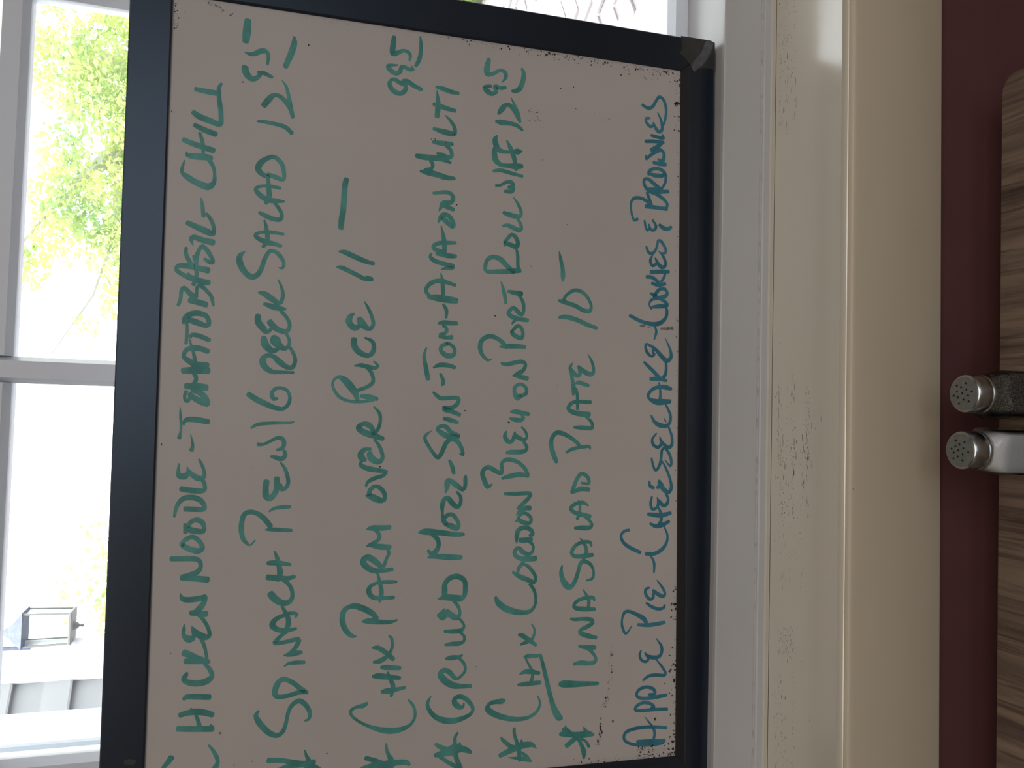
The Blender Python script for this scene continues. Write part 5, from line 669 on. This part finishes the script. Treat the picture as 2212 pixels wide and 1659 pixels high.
# trees beyond the patio; every crown is one mesh of leaves
def leaves(rng, clusters, size):
    b = MB()
    for (cx_, cy_, cz_, r, n) in clusters:
        for _ in range(int(n * 2.5)):
            while True:
                d = Vector((rng.uniform(-1, 1), rng.uniform(-1, 1), rng.uniform(-1, 1)))
                if d.length <= 1: break
            p = Vector((cx_, cy_, cz_)) + Vector((d.x, d.y * 1.2, d.z * .85)) * r
            a = Vector((rng.gauss(0, 1), rng.gauss(0, 1), rng.gauss(0, .7))).normalized(); c = a.orthogonal().normalized()
            c = (Matrix.Rotation(rng.uniform(0, 6.28), 3, a) @ c); s = size * rng.uniform(.6, 1.3)
            nn = a.cross(c) * s * .12
            b.add([p - a * s, p - a * s * .2 + c * s * .55 + nn, p + a * s, p - a * s * .2 - c * s * .55 + nn], [(0, 1, 2), (0, 2, 3)])
    return b
def tree(name, label, base, limbs, clusters, size, seed, trunk_r):
    t = empty(name, base); tag(t, label, 'tree', 'trees beyond the window')
    g = random.Random(seed); B = Vector(base)
    b = MB()
    for pts, r0, r1 in limbs:
        n = len(pts); b.tube([Vector(p) - B for p in pts], [r0 + (r1 - r0) * i / (n - 1) for i in range(n)], 7)
    b.build('trunk', M['bark'], t, True)
    tag(leaves(g, [(c[0] - B.x, c[1] - B.y, c[2] - B.z, c[3], c[4]) for c in clusters], size).build('foliage', M['leaf'], t), kind='stuff')
    return t
Zc = ZC
tree('leafy_tree', 'yellow-green leafy tree seen through the upper right window panes', (2.6, 7.2, GZ0 - .02),
     [([(2.6, 7.2, GZ0 - .02), (2.55, 7.1, 1.0), (2.3, 6.8, 1.9), (1.9, 6.5, 2.4), (1.4, 6.3, 2.75)], .16, .03),
      ([(2.3, 6.8, 1.9), (2.6, 6.6, 2.6), (3.0, 6.5, 3.4)], .07, .02),
      ([(1.9, 6.5, 2.4), (1.3, 6.2, 2.35), (.75, 6.0, 2.45), (.35, 5.9, 2.65)], .035, .008),
      ([(1.4, 6.3, 2.75), (1.0, 6.1, 2.95), (.7, 6.0, 3.0)], .02, .006),
      ([(.9, 6.1, 2.4), (.6, 6.0, 2.2), (.45, 5.9, 2.1)], .010, .005)],
     [(2.55, 6.6, Zc + .95, .42, 900), (2.35, 6.4, Zc + 1.30, .30, 330), (2.75, 6.8, Zc + .55, .5, 900), (2.05, 6.4, Zc + .62, .45, 900), (2.15, 6.3, Zc + 1.05, .28, 260),
      (1.75, 6.2, Zc + 1.22, .22, 120), (1.75, 6.3, Zc + .86, .24, 170), (1.45, 6.2, Zc + 1.22, .26, 240), (1.35, 6.2, Zc + .86, .34, 480), (1.05, 6.1, Zc + .80, .30, 330),
      (1.15, 6.1, Zc + 1.22, .22, 130), (.90, 6.0, Zc + 1.38, .16, 70), (.72, 6.0, Zc + .84, .14, 50), (.52, 6.0, Zc + 1.02, .12, 16), (2.9, 6.9, Zc + .05, .55, 700), (1.5, 6.4, Zc + .3, .5, 600),
      (3.1, 6.8, Zc + 1.7, .5, 500), (3.4, 7, Zc + .9, .5, 500), (2.6, 6.7, Zc - .35, .5, 420)],
     .027, 11, .15)
tree('young_tree', 'sparse young tree with pale leaves seen through the left window panes', (-.9, 7.4, GZ0 - .02),
     [([(-.9, 7.4, GZ0 - .02), (-.95, 7.3, 1.0), (-1.05, 7.1, 1.8), (-1.2, 7.0, 2.3)], .06, .012), ([(-1.0, 7.2, 1.5), (-.8, 7.0, 2.0), (-.72, 6.9, 2.35)], .02, .006)],
     [(-1.45, 6.6, Zc + .72, .30, 260), (-1.1, 6.6, Zc + .80, .24, 70), (-1.30, 6.6, Zc + 1.08, .24, 26), (-.90, 6.6, Zc + .95, .22, 16), (-1.7, 6.6, Zc + .5, .4, 300), (-1.2, 6.6, Zc + .35, .4, 300), (-.6, 6.6, Zc + .2, .35, 200)],
     .027, 17, .06)
def bush(label, base, cl, seed):
    t = empty('garden_shrub', base); tag(t, label, 'shrub')
    B = Vector(base)
    b = MB()
    for k in range(6):
        a = k * 1.05; b.tube([(0, 0, 0), (.10 * math.cos(a), .10 * math.sin(a), .25), (.24 * math.cos(a), .24 * math.sin(a), .50)], [.012, .009, .004], 5)
    b.build('stem', M['bark'], t)
    tag(leaves(random.Random(seed), [(c[0] - B.x, c[1] - B.y, c[2] - B.z, c[3], c[4]) for c in cl], .028).build('foliage', M['leaf'], t), kind='stuff')
bush('bright green shrub at the edge of the paving, right of the menu board', (2.62, 4.75, GZ0 - .012), [(2.62, 4.75, GZ0 + .30, .34, 900), (2.35, 4.9, GZ0 + .30, .30, 500), (2.50, 4.6, ZC - .80, .16, 420)], 5)

# ------------------------------------------------------------------ the menu board
BO = Vector((0.42784411, 0.79956631, ZC - 0.48641386)); pa, pb, pc = 0.02308739, -0.00036496, -0.00673732
RX = Matrix(((1, 0, 0), (0, math.cos(pa), math.sin(pa)), (0, -math.sin(pa), math.cos(pa))))
RZ = Matrix(((math.cos(pb), -math.sin(pb), 0), (math.sin(pb), math.cos(pb), 0), (0, 0, 1)))
RY = Matrix(((math.cos(pc), 0, math.sin(pc)), (0, 1, 0), (-math.sin(pc), 0, math.cos(pc))))
board = empty('menu_board'); board.matrix_world = Matrix.Translation(BO) @ (RZ @ RX @ RY).to_4x4()
tag(board, 'white menu board in a black frame, handwritten in green and blue marker', 'sign')
ov = ints(DATA['outer']); iv = ints(DATA['inner'])
OUT = [(ov[2 * i] / 1e4, ov[2 * i + 1] / 1e4) for i in range(4)]     # bottom right, bottom left, top left, top right
INN = [(iv[2 * i] / 1e4, iv[2 * i + 1] / 1e4) for i in range(4)]
DB = .018                                                            # frame depth
def lerp(a, b_, t): return (a[0] + (b_[0] - a[0]) * t, a[1] + (b_[1] - a[1]) * t)
for i in range(4):
    j = (i + 1) % 4
    lip = .26 if i == 0 else .035
    # cross-section from the outer edge to the inner one: (fraction, depth)
    sec = [(0, DB), (0, -.0005), (.04, -.0020), (1 - lip, -.0020), (1 - lip + .03, -.0008), (1 - .02, .0002), (1, .0012), (1, DB)]
    b = MB(); n = len(sec)
    A = [lerp(OUT[i], INN[i], s) for s, d in sec]; B2 = [lerp(OUT[j], INN[j], s) for s, d in sec]
    vs = [(A[k][0], sec[k][1], A[k][1]) for k in range(n)] + [(B2[k][0], sec[k][1], B2[k][1]) for k in range(n)]
    b.add(vs, [(k, (k + 1) % n, (k + 1) % n + n, k + n) for k in range(n)] + [tuple(range(n)), tuple(reversed(range(n, 2 * n)))])
    fr = b.build('frame_rail', M['black_frame'], board)
    if i == 0:
        fr.data.materials.append(M['frame_lip'])
        fr.data.polygons[4].material_index = 1; fr.data.polygons[5].material_index = 1; fr.data.polygons[3].material_index = 0
e = .003; PY = .0018                                                  # plane of the white panel
vs = [(INN[0][0] + e, PY, INN[0][1] - e), (INN[1][0] - e, PY, INN[1][1] - e), (INN[2][0] - e, PY, INN[2][1] + e), (INN[3][0] + e, PY, INN[3][1] + e)]
b = MB(); b.add(vs + [(x, .010, z) for x, y, z in vs], [(0, 1, 2, 3), (7, 6, 5, 4), (0, 4, 5, 1), (1, 5, 6, 2), (2, 6, 7, 3), (3, 7, 4, 0)])
b.build('writing_panel', M['white_panel'], board)

def catmull(P_, closed=False):
    out = []
    n = len(P_)
    if n == 2: P_ = [P_[0], tuple((P_[0][k] + P_[1][k]) / 2 for k in range(3)), P_[1]]; n = 3
    for i in range(n - 1):
        p0 = P_[max(i - 1, 0)]; p1 = P_[i]; p2 = P_[i + 1]; p3 = P_[min(i + 2, n - 1)]
        d = math.hypot(p2[0] - p1[0], p2[1] - p1[1]); m = max(2, min(9, int(d / .0016)))
        for k in range(m):
            t = k / m; t2 = t * t; t3 = t2 * t
            out.append(tuple(.5 * ((2 * p1[c]) + (-p0[c] + p2[c]) * t + (2 * p0[c] - 5 * p1[c] + 4 * p2[c] - p3[c]) * t2 + (-p0[c] + 3 * p1[c] - 3 * p2[c] + p3[c]) * t3) for c in range(3)))
    out.append(P_[-1]); return out
def stroke(b, P_, y):
    q = catmull(P_); n = len(q); L = []; Rr = []
    dirs = []
    for i in range(n):
        a = q[max(i - 1, 0)]; c = q[min(i + 1, n - 1)]; dx, dz = c[0] - a[0], c[1] - a[1]; m = math.hypot(dx, dz) or 1e-9
        dirs.append((dx / m, dz / m))
    # rounded ends
    def capv(p, d, sgn):
        w = max(p[2], .0004) / 2; vs = []
        for k in range(1, 5):
            a = math.pi * k / 5; s_ = math.sin(a) * .55 * w * sgn; c_ = math.cos(a) * w
            vs.append((p[0] + d[0] * s_ - d[1] * c_, y, p[1] + d[1] * s_ + d[0] * c_))
        return vs
    for i in range(n):
        w = max(q[i][2], .0004) / 2; d = dirs[i]
        L.append((q[i][0] - d[1] * w, y, q[i][1] + d[0] * w)); Rr.append((q[i][0] + d[1] * w, y, q[i][1] - d[0] * w))
    b.add(L + Rr, [(i, i + 1, i + 1 + n, i + n) for i in range(n - 1)])
    c0 = capv(q[0], dirs[0], -1); b.add([L[0]] + c0 + [Rr[0]], [tuple(range(6))])
    c1 = capv(q[-1], dirs[-1], 1); b.add([L[-1]] + c1 + [Rr[-1]], [tuple(reversed(range(6)))])
FIRST = {1: 'top line', 2: 'line SPINACH PIE', 3: 'line CHIX PARM', 4: 'line GRILLED MOZZ', 5: 'line CHIX CORDON BLEU', 6: 'line TUNA SALAD PLATE', 7: 'bottom line'}
for row in DATA['rows'].strip().splitlines():
    head, body = row.split(':'); k, _, word = head.split('~'); k = int(k); b = MB()
    for i, s in enumerate(body.split('|')):
        a = ints(s); pts = [(a[m] / 1e4, a[m + 1] / 1e4, a[m + 2] / 1e4) for m in range(0, len(a), 3)]
        stroke(b, pts, PY - .00008 - .00003 * (i % 12))
    kind = 'asterisk' if word == '*' else 'price' if word[0].isdigit() else 'handwritten_word'
    o = b.build(kind, M['blue_ink' if k == 7 else 'green_ink'], board)
    o['label'] = '%s handwritten %s in the %s' % ('blue' if k == 7 else 'green', 'asterisk' if word == '*' else word, FIRST[k])
b = MB()
for s in DATA['specks'].split('|'):
    u, v, rx, rz, ang = ints(s); u /= 1e4; v /= 1e4
    if not (INN[1][0] < u < INN[0][0] and v > .038 and v < .568): continue
    blob(b, (u, PY - .0005, v), (1, 0, 0), (0, 0, 1), max(rx, 2) / 1e4, max(rz, 2) / 1e4, 7, .5, math.radians(ang))
tag(b.build('dirt_specks', M['dirt'], board), kind='stuff')
b = MB()
for s in DATA['smudge'].split('|'):
    u, v, rx, rz = ints(s); blob(b, (u / 1e4, PY - .0005, v / 1e4), (1, 0, 0), (0, 0, 1), rx / 1e4, rz / 1e4, 12, .3)
tag(b.build('marker_smudges', M['smudge'], board), kind='stuff')
def patch(name, key, y, th, mat):
    a = ints(DATA[key]); pts = [(a[m] / 1e4, a[m + 1] / 1e4) for m in range(0, len(a), 2)]; n = len(pts); b = MB()
    b.add([(p[0], y, p[1]) for p in pts] + [(p[0], y + th, p[1]) for p in pts], [tuple(range(n)), tuple(reversed(range(n, 2 * n)))] + [(i, i + n, (i + 1) % n + n, (i + 1) % n) for i in range(n)])
    return b.build(name, mat, board)
t = patch('tape', 'tape', -.0024, .0004, M['tape']); t['label'] = 'grey translucent tape over the lower right frame corner'
patch('tape_fold', 'fold', -.0029, .0005, M['tape_fold'])
patch('tape_scrap', 'tapeb', -.0023, .0003, M['tape'])

# ------------------------------------------------------------------ the table
ZT = ZC - .7093
table = empty('restaurant_table', (-.42, .20, 0)); tag(table, 'dark walnut table with pronounced grain pushed close to the red wall', 'table')
ta = -.0096
def rounded_rect(x0, x1, y0, y1, r, seg=6):
    pts = []
    for cx_, cy_, a0 in ((x1 - r, y1 - r, 0), (x0 + r, y1 - r, 90), (x0 + r, y0 + r, 180), (x1 - r, y0 + r, 270)):
        for k in range(seg + 1):
            a = math.radians(a0 + 90 * k / seg); pts.append((cx_ + r * math.cos(a), cy_ + r * math.sin(a)))
    return pts
def slab(pts, prof):
    """prof: list of (inset, z)"""
    n = len(pts); b = MB(); vs = []
    c = (sum(p[0] for p in pts) / n, sum(p[1] for p in pts) / n)
    for ins, z in prof:
        for p in pts:
            d = Vector((c[0] - p[0], c[1] - p[1])); q = Vector(p) + Vector((math.copysign(min(ins, abs(d.x)), d.x), math.copysign(min(ins, abs(d.y)), d.y)))
            vs.append((q.x, q.y, z))
    m = len(prof); fs = [(k * n + i, k * n + (i + 1) % n, (k + 1) * n + (i + 1) % n, (k + 1) * n + i) for k in range(m - 1) for i in range(n)]
    fs += [tuple(reversed(range(n))), tuple(range((m - 1) * n, m * n))]
    return b.add(vs, fs)
tt = slab(rounded_rect(-.86, .3520, -.075, .6363, .016), [(.003, ZT - .034), (0, ZT - .031), (0, ZT - .003), (.003, ZT)]).build('tabletop', M['walnut'], table)
tt.location = (.42, -.20, 0); tt.rotation_euler = (0, 0, ta)
for sx in (-.62, .34):
    o = MB().box(sx - .04, sx + .04, -.04, .04, .03, ZT - .034, .004).build('pedestal', M['black_frame'], table); o.location = (.17, .08, 0)
    b = MB(); b.box(sx - .035, sx + .035, -.27, .27, 0, .03, .004); o = b.build('foot', M['black_frame'], table); o.location = (.17, .08, 0)

# ------------------------------------------------------------------ salt and pepper shakers
def shaker(name, label, cx_, cy_, rot, content, fill_h, holes, hrot):
    r = empty(name, (cx_, cy_, ZT)); tag(r, label, 'shaker', 'table shakers')
    def sq(h, z, p=5.0, n=40):
        v = []
        for k in range(n):
            a = 2 * math.pi * k / n; c, s = math.cos(a), math.sin(a); q = (abs(c) ** p + abs(s) ** p) ** (-1 / p)
            x, y = h * q * c, h * q * s
            v.append((x * math.cos(rot) - y * math.sin(rot), x * math.sin(rot) + y * math.cos(rot), z))
        return v
    def loft(levels, name_, mat, n=40):
        b = MB(); vs = []
        for h, z, p in levels: vs += sq(h, z, p, n)
        m = len(levels); b.add(vs, [(k * n + i, k * n + (i + 1) % n, (k + 1) * n + (i + 1) % n, (k + 1) * n + i) for k in range(m - 1) for i in range(n)] + [tuple(reversed(range(n))), tuple(range((m - 1) * n, m * n))])
        return b.build(name_, mat, r, True)
    loft([(.0195, 0, 5), (.0210, .0015, 6), (.0212, .010, 7), (.0208, .050, 7), (.0205, .0555, 6), (.0195, .0600, 4), (.0178, .0640, 2.6), (.0165, .0668, 2), (.0163, .0700, 2)], 'glass_body', M['shaker_glass'])
    loft([(.0172, .004, 4), (.0188, .006, 6), (.0190, .012, 7), (.0187, .050, 7), (.0182, fill_h - .006, 5), (.0160, fill_h, 3)], 'filling', content)
    C = (0, 0, .0680)
    MB().lathe([(.0168, 0), (.0178, .0004), (.0182, .0016), (.0178, .0028), (.0173, .0034), (.0174, .0042), (.0179, .0050), (.0179, .0125), (.0178, .0150), (.0174, .0172), (.0166, .0188), (.0154, .0197), (.0150, .0198)], C, 48).build('cap', M['steel'], r, True)
    MB().lathe([(.0153, .0197), (.0151, .01995), (.0100, .0202), (.0001, .0203)], C, 48).build('cap_top', M['steel_dull'], r, True)
    b = MB(); a = ints(holes)
    for k in range(0, len(a), 2):
        x, y = a[k] / 1e4, a[k + 1] / 1e4
        b.lathe([(.0010, 0), (.0010, .00012)], (x, y, .0680 + .0203), 10)
    b.build('pour_holes', M['hole'], r)
    return r
shaker('pepper_shaker', 'glass pepper shaker with steel cap, nearer the right end of the table', .0352, .5925, .15, M['pepper'], .0545, DATA['pep'], 0)
shaker('salt_shaker', 'glass salt shaker with steel cap, full of white salt, left of the pepper', -.0165, .5965, -.12, M['salt'], .0655, DATA['salt'], 0)
